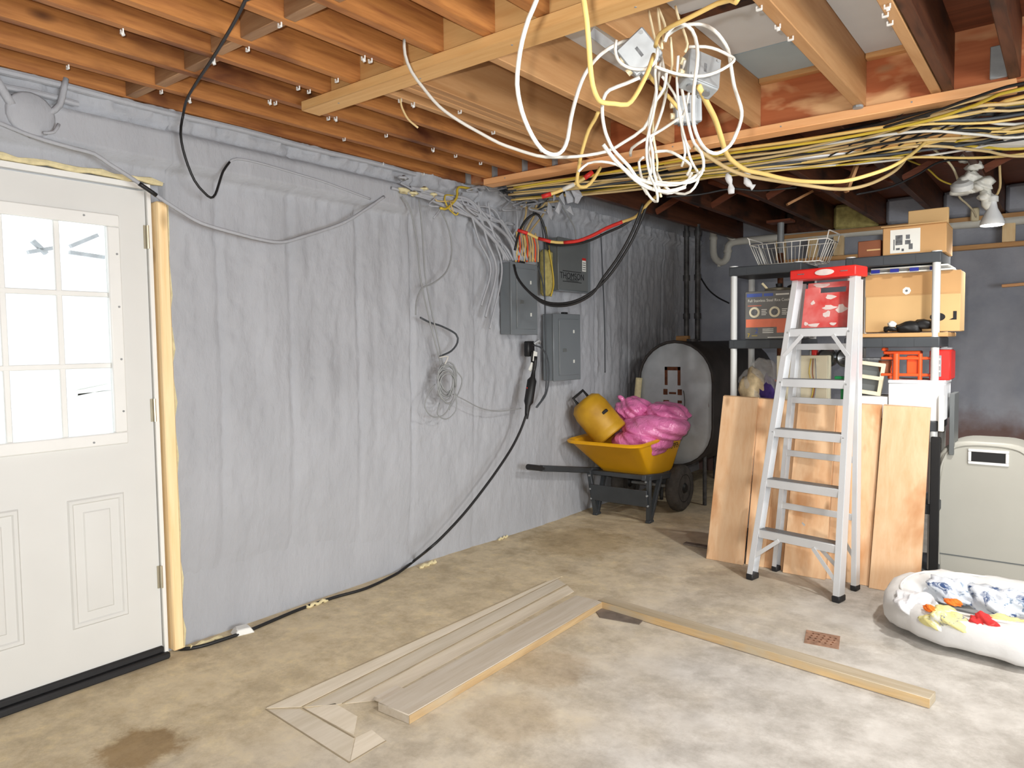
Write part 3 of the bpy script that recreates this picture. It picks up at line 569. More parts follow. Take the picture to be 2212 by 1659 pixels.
# bundle along the girder
cen = [(1105,415,13),(1250,401,17),(1400,381,20),(1550,358,22),(1700,336,25),(1850,311,34),(2000,283,46),(2120,268,56),(2250,252,66)]
kinds = [('cable_yellow', 'yellow_cable', 'yellow', 7), ('cable_lemon', 'yellow_cable', 'mustard yellow', 4), ('cable_black', 'black_cable', 'black', 10), ('cable_tan', 'tan_cable', 'tan', 6), ('cable_dgrey', 'grey_cable', 'dark grey', 4), ('cable_white', 'white_cable', 'off-white', 3)]
order = [k for k in kinds for _ in range(k[3])]; random.shuffle(order); NB = len(order)
for i, (mm, nm, colname, _) in enumerate(order):
    off = (i+.5)/NB*2-1; pts = []; ph = random.uniform(0, 6); amp = random.uniform(.15, .5); zz = random.uniform(2.325, 2.372)
    for k, (x, y, sp) in enumerate(cen):
        o_ = off+amp*math.sin(k*.9+ph)
        pts.append(at(x+random.uniform(-12, 12), y+o_*sp, Z=zz-.012*math.sin(k+ph)))
    e_ = pts[-1]; pts += [Vector((e_.x+.9+.1*math.sin(i), e_.y+.02*math.sin(i*3), e_.z)), Vector((2.45, e_.y+.05*math.sin(i*5), e_.z+.02))]
    if random.random() < .35: pts = pts[random.randint(0, 3):]
    cable(nm, f'{colname} cable running in the thick bundle under the orange ledger board', pts, random.uniform(.0055, .0085), mm, group=f'{colname} cables of the bundle', n=6, step=.06)
for i in range(7):
    x0 = 1880+i*38; p = [at(x0-90, 338-6*i, Z=2.34), at(x0-20, 300-6*i, Z=2.35), at(x0+40, 268-6*i, Z=2.37), at(x0+75, 240-4*i, Z=2.385)]
    cable('black_cable', 'black cable crossing over the bundle toward the ledger at the right', p, .005, 'cable_black', group='black cables crossing the bundle', n=6)
for lb_, pts in (('black cable drooping under the far joists right of the swags', [(1850,420),(1920,405),(1980,378),(2030,350),(2100,342),(2150,330),(2230,300)]), ('dark cable drooping in front of the grey sheet near the bulb', [(2030,330),(2090,345),(2140,335),(2180,305),(2225,270)]), ('black cable lying along the dark joists behind the swags', [(1440,425),(1510,420),(1580,408),(1640,412),(1720,405)])):
    cable('black_cable', lb_, pd(pts, 4.2, 4.3), .006, 'cable_black')
cable('yellow_cable', 'thin mustard cable slack between the far cross braces', pd([(1935,325),(1960,345),(2000,362),(2030,388),(2060,400),(2085,407)], 4.6, 5.2), .006, 'cable_lemon')
for i, (p, lb_) in enumerate((([(1570,375),(1578,398),(1580,418)], 'small white rag-like foam drip hanging left below the white strip'), ([(1618,368),(1610,385),(1618,398),(1628,405)], 'larger white foam drip hanging right below the white strip'))):
    r = [.006, .012, .018, .02, .006] if i else [.006, .008, .006, .014, .004]
    q = spline(pd(p, 3.9, 3.9), .02); rr = [.008+.012*abs(math.sin(k*1.1+i)) for k in range(len(q))]
    tag(MB().tube(q, rr, 8).build('foam_drip', M['foam_white'], sharp=3), lb_, 'insulation')
# ---- junction boxes of the knot
def cam_basis(a, tilt=0, pan=0):
    R_ = Matrix((_rt, -_dn, -_fw)).transposed(); return R_ @ Matrix.Rotation(pan, 3, 'Y') @ Matrix.Rotation(tilt, 3, 'X') @ Matrix.Rotation(a, 3, 'Z')
def jbox(label, pos, R_, s, dpt, dents=True):
    t = thing('junction_box', label, 'junction box', pos); T = R_.to_4x4(); h = s/2
    b = MB().loft([[(-h,-h,-dpt),(h,-h,-dpt),(h,h,-dpt),(-h,h,-dpt)], [(-h,-h,0),(h,-h,0),(h,h,0),(-h,h,0)]]).tf(T).build('box', M['steel'], t, bevel=.005, seg=2)
    MB().box((-h*.96,-h*.96,0), (h*.96,h*.96,.004)).tf(T).build('cover', M['steel'], t, bevel=.002)
    for sx, sy in ((1,1),(-1,-1)): MB().tube([(sx*h*.75, sy*h*.75, .004), (sx*h*.75, sy*h*.75, .007)], .005, 8).tf(T).build('screw', M['cable_grey'], t)
    for k in (-.5, .0, .5): MB().tube([(h*k, -h, -dpt*.5), (h*k, -h-.006, -dpt*.5)], .011, 10).tf(T).build('knockout', M['alu_dark'], t)
    for k in (-.4, .4): MB().tube([(-h, h*k, -dpt*.5), (-h-.012, h*k, -dpt*.5)], .01, 10).tf(T).build('connector', M['cable_cream'], t)
    MB().box((-.004, -.014, .0041), (.004, .014, .0046)).tf(T).build('stamp', M['ink_grey'], t)
jbox('left grey square junction box hanging in the cable knot', dep(1381, 112, 1.9), cam_basis(math.radians(38), math.radians(18), math.radians(-12)), .088, .045)
jbox('right grey junction box hanging in the cable knot, crumpled along one side', dep(1522, 148, 1.96), cam_basis(math.radians(-14), math.radians(-14), math.radians(20)), .1, .05)
jbox('small grey junction box hanging lowest behind the cable knot', dep(1488, 234, 2.3), cam_basis(math.radians(4), math.radians(10)), .085, .04)
p = dep(1308, 92, 2.2); T = Matrix.Translation(p) @ cam_basis(math.radians(-32), 0, math.radians(10)).to_4x4()
t = MB().box((-.055, -.016, 0), (.055, .016, .003)).tf(T).build('metal_strap', M['steel'], bevel=.001); tag(t, 'grey metal strap left of the left junction box', 'strap')
# ================================================================== LEFT WALL: CABLES IN THE FOAM
def wall_cable(label, px, r, mm, x=-3.098, x1=None, cat='cable', group=None, name='foam_coated_cable'):
    n = len(px); pts = [at(*p, X=x+((x1-x)*i/(n-1) if x1 is not None else 0)) for i, p in enumerate(px)]
    return cable(name, label, pts, r, mm, cat, group)
S = 2.9625
t = wall_cable('long foam-grey cable sagging along the wall from above the door to the middle', [(-40,252),(0,266),(51,287),(101,304),(162,321),(203,332),(236,354),(270,375),(304,398),(338,422),(378,449),(422,476),(456,489),(506,503),(557,516),(608,523),(658,510),(740,482),(790,452),(830,425)], .0085, 'foam', -3.095)
MB().tube(spline([at(*p, X=-3.0935) for p in [(300,396),(318,408),(338,422)]]), .0092, 7).build('bare_sheath', M['cable_black'], t, sharp=3)
cable('black_cable', 'black cable stapled under the joists, drooping to the wall right of the door', [Vector((-1.2, .35, 2.408)), Vector((-1.5, .75, 2.408)), at(540,-30,Z=2.408), at(530,0,Z=2.408), at(505,50,Z=2.408), at(460,125,Z=2.408), at(430,170,Z=2.408), at(405,212,Z=2.408), at(396,245,X=-3.06), at(390,290,X=-3.05), at(400,340,X=-3.05), at(420,390,X=-3.05), at(440,415,X=-3.05), at(455,427,X=-3.05), at(465,420,X=-3.055), at(472,400,X=-3.06), at(482,370,X=-3.07), at(496,350,X=-3.08)], .0056, 'cable_black')
wall_cable('thin foam-grey cable on the smooth band continuing the black one', [(496,350),(512,343),(560,352),(640,375),(700,393),(760,415),(800,430)], .006, 'foam', -3.1)
for i, (px, lb_) in enumerate(((([(868,425),(885,450),(900,520),(908,600),(925,680),(945,760),(955,800)]), 'leftmost thin grey wire dropping down the wall to the coil'), ([(905,430),(912,500),(918,590),(928,650),(945,730),(958,790)], 'thin grey wire dropping beside the leftmost one to the coil'), ([(950,450),(968,490),(976,540),(965,585),(935,612),(912,622),(900,650),(898,680)], 'thin grey wire bowed to the right above the coil'), ([(908,686),(930,697),(955,705),(985,722),(988,740),(975,758),(950,770)], 'short black wire bent out of the foam above the coil'))):
    wall_cable(lb_, px, .0045 if i < 3 else .006, 'cable_grey' if i < 3 else 'cable_dgrey', -3.085, -3.07, 'wire', name='wall_wire')
for i in range(11):
    y0 = 398+i*4; x0 = 865+i*11; J = lambda a: random.uniform(-a, a); px = [(x0-30*(i % 2), y0+J(6)), (x0+60+J(15), y0+14+i+J(12)), (x0+120+J(25), y0+36+2*i+J(22)), (1030+i*8+J(16), 468+i*3+J(22)), (1070+i*6+J(8), 520+i+J(10)), (1088+i*5, 562)]
    wall_cable('foam-caked grey cable fanning along the wall top to the main panel', px, .006+.0035*(i % 3), 'foam', -3.09, -3.06, group='foam-caked cables above the main panel')
for i in range(7):
    px = [(1010+i*22, 436), (1020+i*20, 470), (1035+i*17, 520), (1060+i*12, 580+i*4), (1040+i*9, 660+(i % 3)*25)] if i < 3 else [(1040+i*24, 430), (1060+i*19, 462), (1090+i*9, 505), (1100+i*8, 540), (1106+i*8, 564)]
    wall_cable('foam-dulled cable dropping steeply into the panel area from the bundle end', px, .007+.002*(i % 2), 'foam' if i < 4 else 'cable_tan', -3.075, -3.065, group='steep cables above the panels')
for i in range(9):
    px = [(1116+i*5, 500+(i*7) % 13), (1118+i*5.5, 530), (1114+i*6, 566)]
    wall_cable('short bright wire entering the top of the main panel', px, .0065, ['cable_yellow', 'orange', 'cable_tan'][i % 3], -3.055, -3.06, 'wire', 'wires in the top of the main panel', 'panel_wire')
for i, (px, lb_, mm) in enumerate((([(1178,490),(1186,540),(1193,580),(1196,615),(1190,640)], 'yellow cable dropping between the main panel and the upper panel', 'cable_lemon'), ([(1168,470),(1174,520),(1176,600),(1178,700),(1180,830),(1172,860),(1158,880)], 'dark thin cable dropping between the two grey panels', 'cable_dgrey'), ([(1162,575),(1172,610),(1176,640)], 'dark bent cable at the right edge of the main panel', 'cable_dgrey'), ([(1205,405),(1212,440),(1240,490),(1245,520)], 'thin pale wire hanging straight above the upper panel', 'cable_grey'), ([(1298,505),(1302,600),(1306,700),(1307,805)], 'thin wire running straight down the wall right of the panels', 'cable_dgrey'), ([(1150,745),(1170,752),(1183,775),(1186,810),(1180,850),(1160,880)], 'dark wire curling from the outlet below the main panel', 'cable_dgrey'))):
    wall_cable(lb_, px, .0055, mm, -3.06, -3.06, name='wall_cable')
for k, dx in enumerate((0, 9)):
    pts = [(1398-dx,440),(1384-dx,478),(1365-dx,520),(1340-dx,562),(1312-dx,600),(1280,630+k*4),(1243,650+k*5),(1205,656+k*5),(1172,650+k*4),(1140,628),(1118,600),(1110,572)]
    cable('black_cable', ['outer of the paired black cables looping under the upper panel', 'inner of the paired black cables looping under the upper panel'][k], pd(pts, 4.25, 4.7), .0085, 'cable_black')
cable('black_cable', 'short black cable arching over the main panel', pd([(1112,540),(1122,500),(1138,473),(1158,462),(1168,472),(1178,500),(1184,540)], 4.62, 4.75), .008, 'cable_black')
cable('black_cable', 'dark cable sleeved behind the red-taped one', pd([(1380,462),(1345,487),(1310,503),(1278,518),(1250,526),(1210,530),(1180,526)], 4.5, 4.7), .008, 'cable_black')
for i in range(16):
    x0, y0 = random.uniform(930, 1200), random.uniform(402, 440); px = [(x0, y0)]
    for k in range(4): px.append((px[-1][0]+random.uniform(-30, 45), px[-1][1]+random.uniform(-14, 24)))
    wall_cable('tangled foam-caked wire end at the top of the wall below the bundle end', px, random.uniform(.004, .009), ['foam', 'foam', 'foam', 'cable_tan', 'cable_dgrey', 'cable_lemon'][i % 6], -3.085, -3.02, 'wire', 'tangled wire ends above the panels', 'tangled_wire')
# foam chunks and torn flakes
for i, (px, py, sx) in enumerate([(872,412,.05),(893,418,.035),(915,408,.03),(935,420,.03),(1085,420,.05),(1150,430,.03),(1176,450,.04),(870,385,.04),(1040,405,.05)]):
    c_ = at(px, py, X=-3.08); ob = bmesh.new(); bmesh.ops.create_icosphere(ob, subdivisions=2, radius=1)
    vs = [(c_.x+v.co.x*.03, c_.y+v.co.y*sx*.8*(1+.5*math.sin(v.co.z*5+i)), c_.z+v.co.z*sx*.35*(1+.5*math.sin(v.co.y*7+i))) for v in ob.verts]; fs = [[v.index for v in f.verts] for f in ob.faces]; ob.free()
    MB().add(vs, fs).build('foam_lump', M['foam_pale' if i < 4 or i == 5 else 'foam'], wall_left, sharp=3)
for i, (px, py) in enumerate([(1195,425),(1215,430),(1230,425),(1245,432),(1205,450),(1185,455),(1230,455),(1243,418)]):
    c_ = dep(px, py, 4.55); s_ = .03+.012*(i % 3); a = i*1.3
    v = [Vector((0, math.cos(a+k*1.57+.3*math.sin(k+i))*s_*(1 if i < 6 else 1.3), math.sin(a+k*1.57)*s_)) for k in range(4)]; v[2].x += .02
    vs = [c_+q for q in v]+[c_+q+Vector((.004, 0, .001)) for q in v]
    MB().add(vs, [(0,1,2),(0,2,3),(4,6,5),(4,7,6),(0,4,5,1),(1,5,6,2),(2,6,7,3),(3,7,4,0)]).build('foam_flake', M['foam'], wall_left, smooth=False)
# round box in the foam above the door
c_ = at(62, 250, X=-3.12); T = Matrix.Translation((0,0,0)) @ Matrix.Rotation(PI/2, 4, 'Y')
t = thing('foam_covered_box', 'round foam-smothered electrical box high on the wall above the door', 'electrical box', c_)
MB().lathe([(.084, 0), (.083, .022), (.074, .03), (.03, .033), (.001, .034)], n=18, mat=T).build('box', M['foam'], t, sharp=3)
MB().tube(spline([(.02, -.06, .02), (.02, -.1, .09), (.01, -.14, .17)]), .016, 8).build('conduit', M['foam'], t, sharp=3)
MB().tube(spline([(.02, .06, .02), (.02, .1, .06), (.01, .13, .17)]), .012, 8).build('conduit', M['foam'], t, sharp=3)
MB().tube(spline([(.045, .03, -.065), (.05, .065, -.055), (.045, .085, -.02)]), .006, 7).build('lip', M['foam'], t, sharp=3)
# ---- panels
FX = -3.035
def text(body, size, mm, parent, loc, rot, name='printed_text', align='CENTER', sx=1):
    cu = bpy.data.curves.new(name, 'FONT'); cu.body = body; cu.size = size; cu.align_x = align; cu.align_y = 'CENTER'; cu.extrude = .0004; cu.materials.append(M[mm])
    o = bpy.data.objects.new(name, cu); C.objects.link(o); o.parent = parent; o.location = loc; o.rotation_euler = rot; o.scale = (sx, 1, 1); return o
RX = (PI/2, 0, PI/2); RY = (PI/2, 0, 0)
def panel(label, tl, br, mm='panel', depth=.1):
    a, b = at(*tl, X=FX), at(*br, X=FX); w_, h_ = b.y-a.y, a.z-b.z
    t = thing('electrical_panel', label, 'electrical panel', (FX, (a.y+b.y)/2, b.z))
    MB().box((-depth, -w_/2, 0), (-.012, w_/2, h_)).build('enclosure', M[mm], t, bevel=.003)
    MB().box((-.012, -w_/2-.004, -.004), (0, w_/2+.004, h_+.004)).build('cover', M[mm], t, bevel=.003)
    return t, w_, h_
for lb_, tl, br in (('large grey breaker panel, the nearest one, with cables pouring into its top', (1104,566), (1161,722)), ('small grey breaker panel set lowest of the three on the wall', (1196,678), (1254,818))):
    t, w_, h_ = panel(lb_, tl, br)
    d = MB().box((0, -w_*.33, h_*.07), (.005, w_*.42, h_*.93)).build('door', M['panel'], t, bevel=.002)
    MB().box((.005, -w_*.2, h_*.43), (.009, -w_*.06, h_*.48)).build('latch', M['panel_d'], d, bevel=.001)
    MB().box((.0051, -w_*.335, h_*.1), (.0075, -w_*.32, h_*.9)).build('edge_highlight', M['steel'], d)  # pale strip paints the highlight along the door edge
    for k in (.28, .74): MB().box((.005, w_*.2, h_*k-.012), (.0085, w_*.24, h_*k+.012)).build('hinge', M['paper'], d)  # white tone paints the glints on the hinges
    MB().box((-.04, -.03, h_+.004), (-.005, .02, h_+.018)).build('cable_clamp', M['black'], t, bevel=.004)
t, w_, h_ = panel('upper grey transfer switch box with printed name plate and red-topped sticker', (1206,512), (1270,630), 'panel_d', .12)
MB().box((-.03, w_/2+.004, -.01), (-.005, w_/2+.05, h_+.03)).build('side_flange', M['panel'], t, bevel=.002)
MB().box((-.03, -w_/2, -.014), (.004, w_/2, -.004)).build('bottom_lip', M['panel'], t, bevel=.002)
text('THOMSON', .068, 'ink', t, (.001, -.02, h_*.27), RX); text('TECHNOLOGY', .026, 'ink', t, (.001, -.02, h_*.195), RX)
for k in (.36, .155): MB().box((.0, -.02-w_*.32, h_*k), (.0012, -.02+w_*.32, h_*k+.005)).build('name_rule', M['ink'], t)
st = MB().box((0, w_*.3, h_*.4), (.001, w_*.43, h_*.66)).build('sticker', M['paper'], t); MB().box((0, w_*.3, h_*.62), (.0016, w_*.43, h_*.67)).build('sticker_band', M['red'], st)
for k in range(4): MB().box((.001, w_*.315, h_*(.43+k*.045)), (.0014, w_*.415, h_*(.43+k*.045)+.006)).build('print_line', M['ink_grey'], st)
c_ = at(1182, 590, X=-3.1); t = MB().box((-.03, -.07, -.17), (.03, .05, .17)).tf(Matrix.Translation(c_)).build('yellow_backing', M['mineral'], bevel=.02); tag(t, 'pale yellow foam backing between the large panel and the upper box', 'insulation')
# ---- outlet and extension cord
c_ = at(1150, 752, X=-3.05); t = thing('wall_outlet', 'black hole of a wall outlet with torn white tape below the large panel', 'outlet', c_)
MB().box((-.05, -.04, -.06), (-.005, .04, .05)).build('box', M['black'], t, bevel=.008)
MB().box((-.01, -.02, -.12), (.015, .035, -.02)).build('plug_cover', M['black'], t, bevel=.012)
MB().loft([[(.018,-.01,-.02),(.018,.03,-.03),(.022,.01,-.1),(.022,-.03,-.09)], [(.022,-.01,-.02),(.022,.03,-.03),(.026,.01,-.1),(.026,-.03,-.09)]]).build('tape', M['paper'], t)
MB().loft([[(.01,-.03,-.1),(.01,.01,-.11),(.012,-.04,-.17),(.012,-.07,-.15)], [(.014,-.03,-.1),(.014,.01,-.11),(.016,-.04,-.17),(.016,-.07,-.15)]]).build('tape', M['paper'], t)
MB().tube(spline([(.0, .02, .03), (.02, .05, .05), (.0, .09, .04)]), .012, 8).build('clamp', M['steel'], t)
t = thing('extension_cord', 'black extension cord with inline box, running down to the floor and along to the door', 'cord', at(1145, 845, X=-3.0)); o = Vector(t.location)
up = [at(*p, X=-3.02)-o for p in [(1157,770),(1155,790),(1152,806)]]; MB().tube(spline(up), .013, 8).build('plug_lead', M['cable_black'], t, sharp=3)
bx = [at(*p, X=-3.0)-o for p in [(1153,800),(1151,815),(1149,822),(1142,868),(1140,876),(1137,905)]]
MB().tube(bx, [.012, .018, .033, .033, .02, .012], 8, .75).build('inline_box', M['black'], t, sharp=.9)
q = at(1138, 838, X=-2.965)-o; MB().tube([q, q+Vector((.004, 0, 0))], .004, 8).build('red_light', M['red'], t)
seq = [at(*p, X=-3.0) for p in [(1138,892),(1125,928),(1105,968),(1075,1014),(1040,1062),(1000,1112),(955,1160)]]+[at(925,1187,X=-3.02), at(895,1211,Z=.035), at(872,1229,Z=.018)]+[at(*p, Z=.008) for p in [(850,1243),(790,1271),(720,1291),(650,1315),(590,1340),(540,1361),(480,1382),(430,1397),(392,1402),(362,1396)]]
MB().tube(spline([p-o for p in seq], .03), .0085, 8).build('cable', M['cable_black'], t, sharp=3)
p = at(524, 1367, Z=0); t = thing('cord_cover', 'small white plastic bridge over the black cord on the floor by the wall', 'cord cover', (p.x, p.y, 0), math.radians(75))
MB().loft([[(-.05,-.035,0),(.05,-.035,0),(.05,.035,0),(-.05,.035,0)], [(-.03,-.03,.03),(.03,-.03,.03),(.03,.03,.03),(-.03,.03,.03)]]).build('shell', M['white_trim'], t, bevel=.004)
# ---- coil of wire on the wall
t = thing('wire_coil', 'loose coil of thin grey wire hung on the foam wall left of the panels', 'wire coil', at(962, 820, X=-3.06)); o = Vector(t.location)
pts = []
for k in range(150):
    a = k/150*2*PI*8.3; rr_ = .078+.014*math.sin(k*.37)+.01*math.sin(k*.11); pts.append((.03*k/150+.006*math.sin(k*.7), math.sin(a)*rr_*.92+.01*math.sin(k*.05), math.cos(a)*rr_*1.15-.012*(k//30)))
MB().tube(pts, .0048, 6).build('winding', M['cable_grey'], t, sharp=3)
for i, px in enumerate([[(940,830),(925,850),(918,880),(935,900),(960,895),(975,870)], [(950,870),(945,895),(965,905),(985,885),(985,850)], [(985,800),(998,820),(990,850),(970,885)], [(975,850),(1000,862),(1040,882),(1080,888),(1125,882)]]):
    MB().tube(spline([at(*p, X=-3.06)-o for p in px], .02), .0035, 6).build('loose_loop', M['cable_grey'], t, sharp=3)
MB().tube(spline([at(958, 792, X=-3.05)-o, at(968, 770, X=-3.05)-o, at(950, 772, X=-3.04)-o]), .004, 6).build('tie', M['cable_white'], t)
c_ = at(850, 1222, Z=.03); t = MB().box((-.05, -.03, -.03), (.02, .05, .02)).tf(Matrix.Translation(c_)).build('pipe_stub', M['foam'], bevel=.012); tag(t, 'small foam-grey stub at the foot of the wall beside the black cord', 'stub')
# ================================================================== STEP LADDER
t = thing('step_ladder', 'aluminium stepladder with red top, standing folded nearly shut before the shelves', 'ladder', (-1.2, 4.035, 0), math.radians(-11.4))
def fx(z): return .252-.085*z/1.76
def fy(z): return .345*z/1.76
def channel(o, a, b, sx, wd, dp, th=.004):     # C-section rail: web on the outer side
    a, b = Vector(a), Vector(b); ex = Vector((sx, 0, 0)); ey = Vector((0, 1, 0))
    o.bar(a+ey*dp/2+ex*wd/2, b+ey*dp/2+ex*wd/2, th, dp, (0,1,0))
    o.bar(a, b, wd, th, (0,1,0)); o.bar(a+ey*dp, b+ey*dp, wd, th, (0,1,0)); return o
for s in (-1, 1):
    channel(MB(), (s*fx(0), 0, .03), (s*fx(1.75), fy(1.75), 1.75), s, .032, .062).build('front_rail', M['alu'], t)
    channel(MB(), (s*.235, .245, .03), (s*.165, .4, 1.72), s, .026, .045).build('rear_rail', M['alu'], t)
    MB().box((s*fx(0)-.022, -.006, 0), (s*fx(0)+.022, .07, .035)).build('foot', M['rubber'], t, bevel=.005)
    MB().box((s*.235-.018, .24, 0), (s*.235+.018, .295, .032)).build('foot', M['rubber'], t, bevel=.005)
for z in (.29, .58, .87, 1.16, 1.45):
    h = fx(z)-.012; y = fy(z)
    st = MB().box((-h, y-.006, z-.045), (h, y-.001, z)).box((-h, y-.001, z-.006), (h, y+.085, z)).box((-h, y+.08, z-.03), (h, y+.085, z-.006)).build('step', M['alu'], t, bevel=.001)
    g = MB()
    for k in range(6): g.box((-h, y+.006+k*.0125, z), (h, y+.013+k*.0125, z+.003))
    g.build('tread', M['alu_dark'], st)
    for s in (-1, 1): MB().tube([(s*(h+.008), y-.002, z-.02), (s*(h+.008), y-.009, z-.02)], .006, 8).build('rivet', M['cable_grey'], st)
for z in (.40, .715, 1.03, 1.345):
    y = .245+.155*z/1.72; h = .235-.07*z/1.72
    MB().box((-h, y-.002, z-.018), (h, y+.01, z+.018)).build('rear_bar', M['alu'], t, bevel=.001)
def brace(a, b, w_=.022): MB().bar(a, b, w_, .004, (0,1,0)).build('brace', M['alu'], t)
brace((-fx(.13), -.004+fy(.13), .13), (-.10, fy(.25), .25)); brace((fx(.11), fy(.11)-.004, .1), (.1, fy(.25), .25)); brace((fx(.16), fy(.16)+.03, .16), (.125, fy(.25)+.03, .25))
brace((-fx(1.3), fy(1.3)-.004, 1.29), (-.09, fy(1.41), 1.41)); brace((fx(1.3), fy(1.3)-.004, 1.29), (.09, fy(1.41), 1.41))
brace((-.2, .34, .15), (-.1, .34, .3)); brace((.2, .34, .15), (.1, .34, .3))
cap = MB().box((-.19, .315, 1.735), (.195, .47, 1.795)).build('top_cap', M['red_paint'], t, bevel=.008, seg=2)
T = Matrix.Translation((.02, .3135, 1.767)) @ Matrix.Rotation(PI/2, 4, 'X') @ Matrix.Diagonal((1, .32, 1, 1))
MB().lathe([(.055, -.001), (.055, .0025), (.052, .003)], n=24, mat=T).build('logo_plate', M['smear_w'], cap)
for k in (-.12, .13): MB().box((k-.02, .313, 1.764), (k+.02, .3152, 1.769)).build('print_line', M['ink_grey'], cap)
def pl(z): return fy(z)+.05
tr = MB(); zs = (1.455, 1.715)
def slab4(o, x0, x1, z0, z1): return o.loft([[(x0, pl(z0), z0), (x1, pl(z0), z0), (x1, pl(z1), z1), (x0, pl(z1), z1)], [(x0, pl(z0)+.02, z0), (x1, pl(z0)+.02, z0), (x1, pl(z1)+.02, z1), (x0, pl(z1)+.02, z1)]])
slab4(tr, -.125, .145, 1.455, 1.655); slab4(tr, -.125, -.04, 1.655, 1.685); slab4(tr, .115, .145, 1.655, 1.685); slab4(tr, -.11, .145, 1.685, 1.715)
tray = tr.build('paint_shelf', M['paint_smear'], t); tray['label'] = 'red paint shelf smeared with dried white paint'
for i, (x, z, a, b) in enumerate(((-.03, 1.7, .05, .012), (.03, 1.63, .03, .012), (.1, 1.56, .03, .022), (-.07, 1.6, .012, .012), (.02, 1.53, .022, .02), (-.05, 1.47, .035, .012), (.06, 1.475, .02, .009), (-.1, 1.48, .012, .01), (.03, 1.57, .04, .012))):
    n = 9; q = [Vector((x+a*math.cos(k*2*PI/n)*(1+.3*math.sin(k*2.3+i)), pl(z)-.0015, z+b*math.sin(k*2*PI/n)*(1+.3*math.cos(k*1.7+i)))) for k in range(n)]
    for v in q: v.y = pl(v.z)-.0012
    MB().loft([q, [v+Vector((0, .003, 0)) for v in q]]).build('paint_smear', M['smear_w'], tray)
# ================================================================== LEANING BOARDS
bd = [('leftmost leaning pine board, nearest the wheelbarrow', (1562,855), (1638,860), (1525,1204), (1604,1224), 0), ('second leaning pine board from the left, half behind the ladder', (1639,861), (1690,864), (1610,1222), (1650,1234), .03),
      ('third leaning pine board, set back behind the ladder steps', (1690,864), (1726,868), (1650,1234), (1690,1242), .035), ('wide leaning pine board seen between the ladder rails', (1725,866), (1806,872), (1690,1239), (1782,1264), 0),
      ('pine board leaning just right of the ladder, darker joint on its right', (1808,870), (1905,876), (1784,1262), (1876,1282), .03), ('rightmost leaning pine board, the brightest, beside the greige bin', (1908,875), (2010,882), (1876,1280), (1986,1286), 0)]
for lb_, tl, tr_, bl, br, dy in bd:
    A, B = at(*tl, Y=4.53+dy), at(*tr_, Y=4.53+dy); c_, d_ = at(*bl, Z=0), at(*br, Z=0)
    yb = 4.33+dy; c_.x, c_.y = c_.x*(yb/c_.y), yb; d_.x, d_.y = d_.x*(yb/d_.y), yb
    n = Vector((0, .024, .004)); o = (c_+d_)/2
    f = [v-o for v in (c_, d_, B, A)]
    t = MB().loft([f, [v+n for v in f]]).build('leaning_board', M['pine_z'], bevel=.002); t.location = o; tag(t, lb_, 'board', 'pine boards leaning on the shelves')
# ================================================================== SHELF UNITS
def shelf_unit(label, x0, x1, y0, y1):
    t = thing('shelf_unit', label, 'shelf', ((x0+x1)/2, y0, 0)); w_ = (x1-x0)/2; d_ = y1-y0
    for z in (1.805, 1.335, .865, .395, .02):
        b = MB().box((-w_, 0, z), (w_, d_, z+.058)).build('shelf_board', M['shelf'], t, bevel=.006, seg=2)
        for k in (-.33, 0, .33): MB().box((w_*2*k-.04, -.002, z+.006), (w_*2*k+.04, 0, z+.05)).build('panel_rib', M['shelf'], b)
    for sx in (-1, 1):
        for y in (.025, d_-.025):
            p = MB().tube([(sx*(w_-.025), y, 0), (sx*(w_-.025), y, 1.863)], .021, 12).build('post', M['post'], t)
            MB().tube([(sx*(w_-.025), y, 1.863), (sx*(w_-.025), y, 1.869)], .027, 12).build('post_cap', M['post'], p)
    return t
shelf_unit('charcoal plastic shelf unit with pale posts, the left one behind the ladder', -1.775, -1.32, 4.6, 4.98)
shelf_unit('charcoal plastic shelf unit with pale posts, the right one holding cartons', -1.07, -.578, 4.6, 4.98)
ZS1, ZS2, ZS3 = 1.864, 1.394, .924
# wire basket
t = thing('wire_basket', 'white wire basket on top of the left shelf unit', 'basket', (-1.42, 4.78, ZS1))
x0, x1, y0, y1, zt = -.235, .235, -.13, .12, .135; ins = .05
def rod(o, *p): return o.tube([Vector(q) for q in p], .0035, 6)
rim = MB(); loop = lambda o, a, b, c, d, z: [rod(o, (a,c,z), (b,c,z)), rod(o, (b,c,z), (b,d,z)), rod(o, (b,d,z), (a,d,z)), rod(o, (a,d,z), (a,c,z))]
loop(rim, x0, x1, y0, y1, zt); rim.build('rim', M['cable_white'], t, sharp=3)
base = MB(); loop(base, x0+ins, x1-ins, y0+.02, y1-.02, .006); base.build('base_ring', M['cable_white'], t, sharp=3)
for k in range(10):
    f = k/9; xt, xb = x0+(x1-x0)*f, x0+ins+(x1-x0-2*ins)*f
    MB().tube([(xt, y0, zt), (xb, y0+.02, .006), (xb, y1-.02, .006), (xt, y1, zt)], .003, 6).build('wire', M['cable_white'], t, sharp=3)
for k in (1, 2, 3, 4):
    y = y0+(y1-y0)*k/5; MB().tube([(x0, y, zt), (x0+ins, y, .006)], .003, 6).build('wire', M['cable_white'], t, sharp=3); MB().tube([(x1, y, zt), (x1-ins, y, .006)], .003, 6).build('wire', M['cable_white'], t, sharp=3)
for s, x in ((-1, x0), (1, x1)):
    MB().tube(spline([(x, y0, zt), (x+s*.008, y0, zt+.04), (x+s*.016, y0, zt+.045), (x+s*.016, y1, zt+.045), (x+s*.008, y1, zt+.04), (x, y1, zt)], .02), .004, 6).build('handle', M['cable_white'], t, sharp=3)
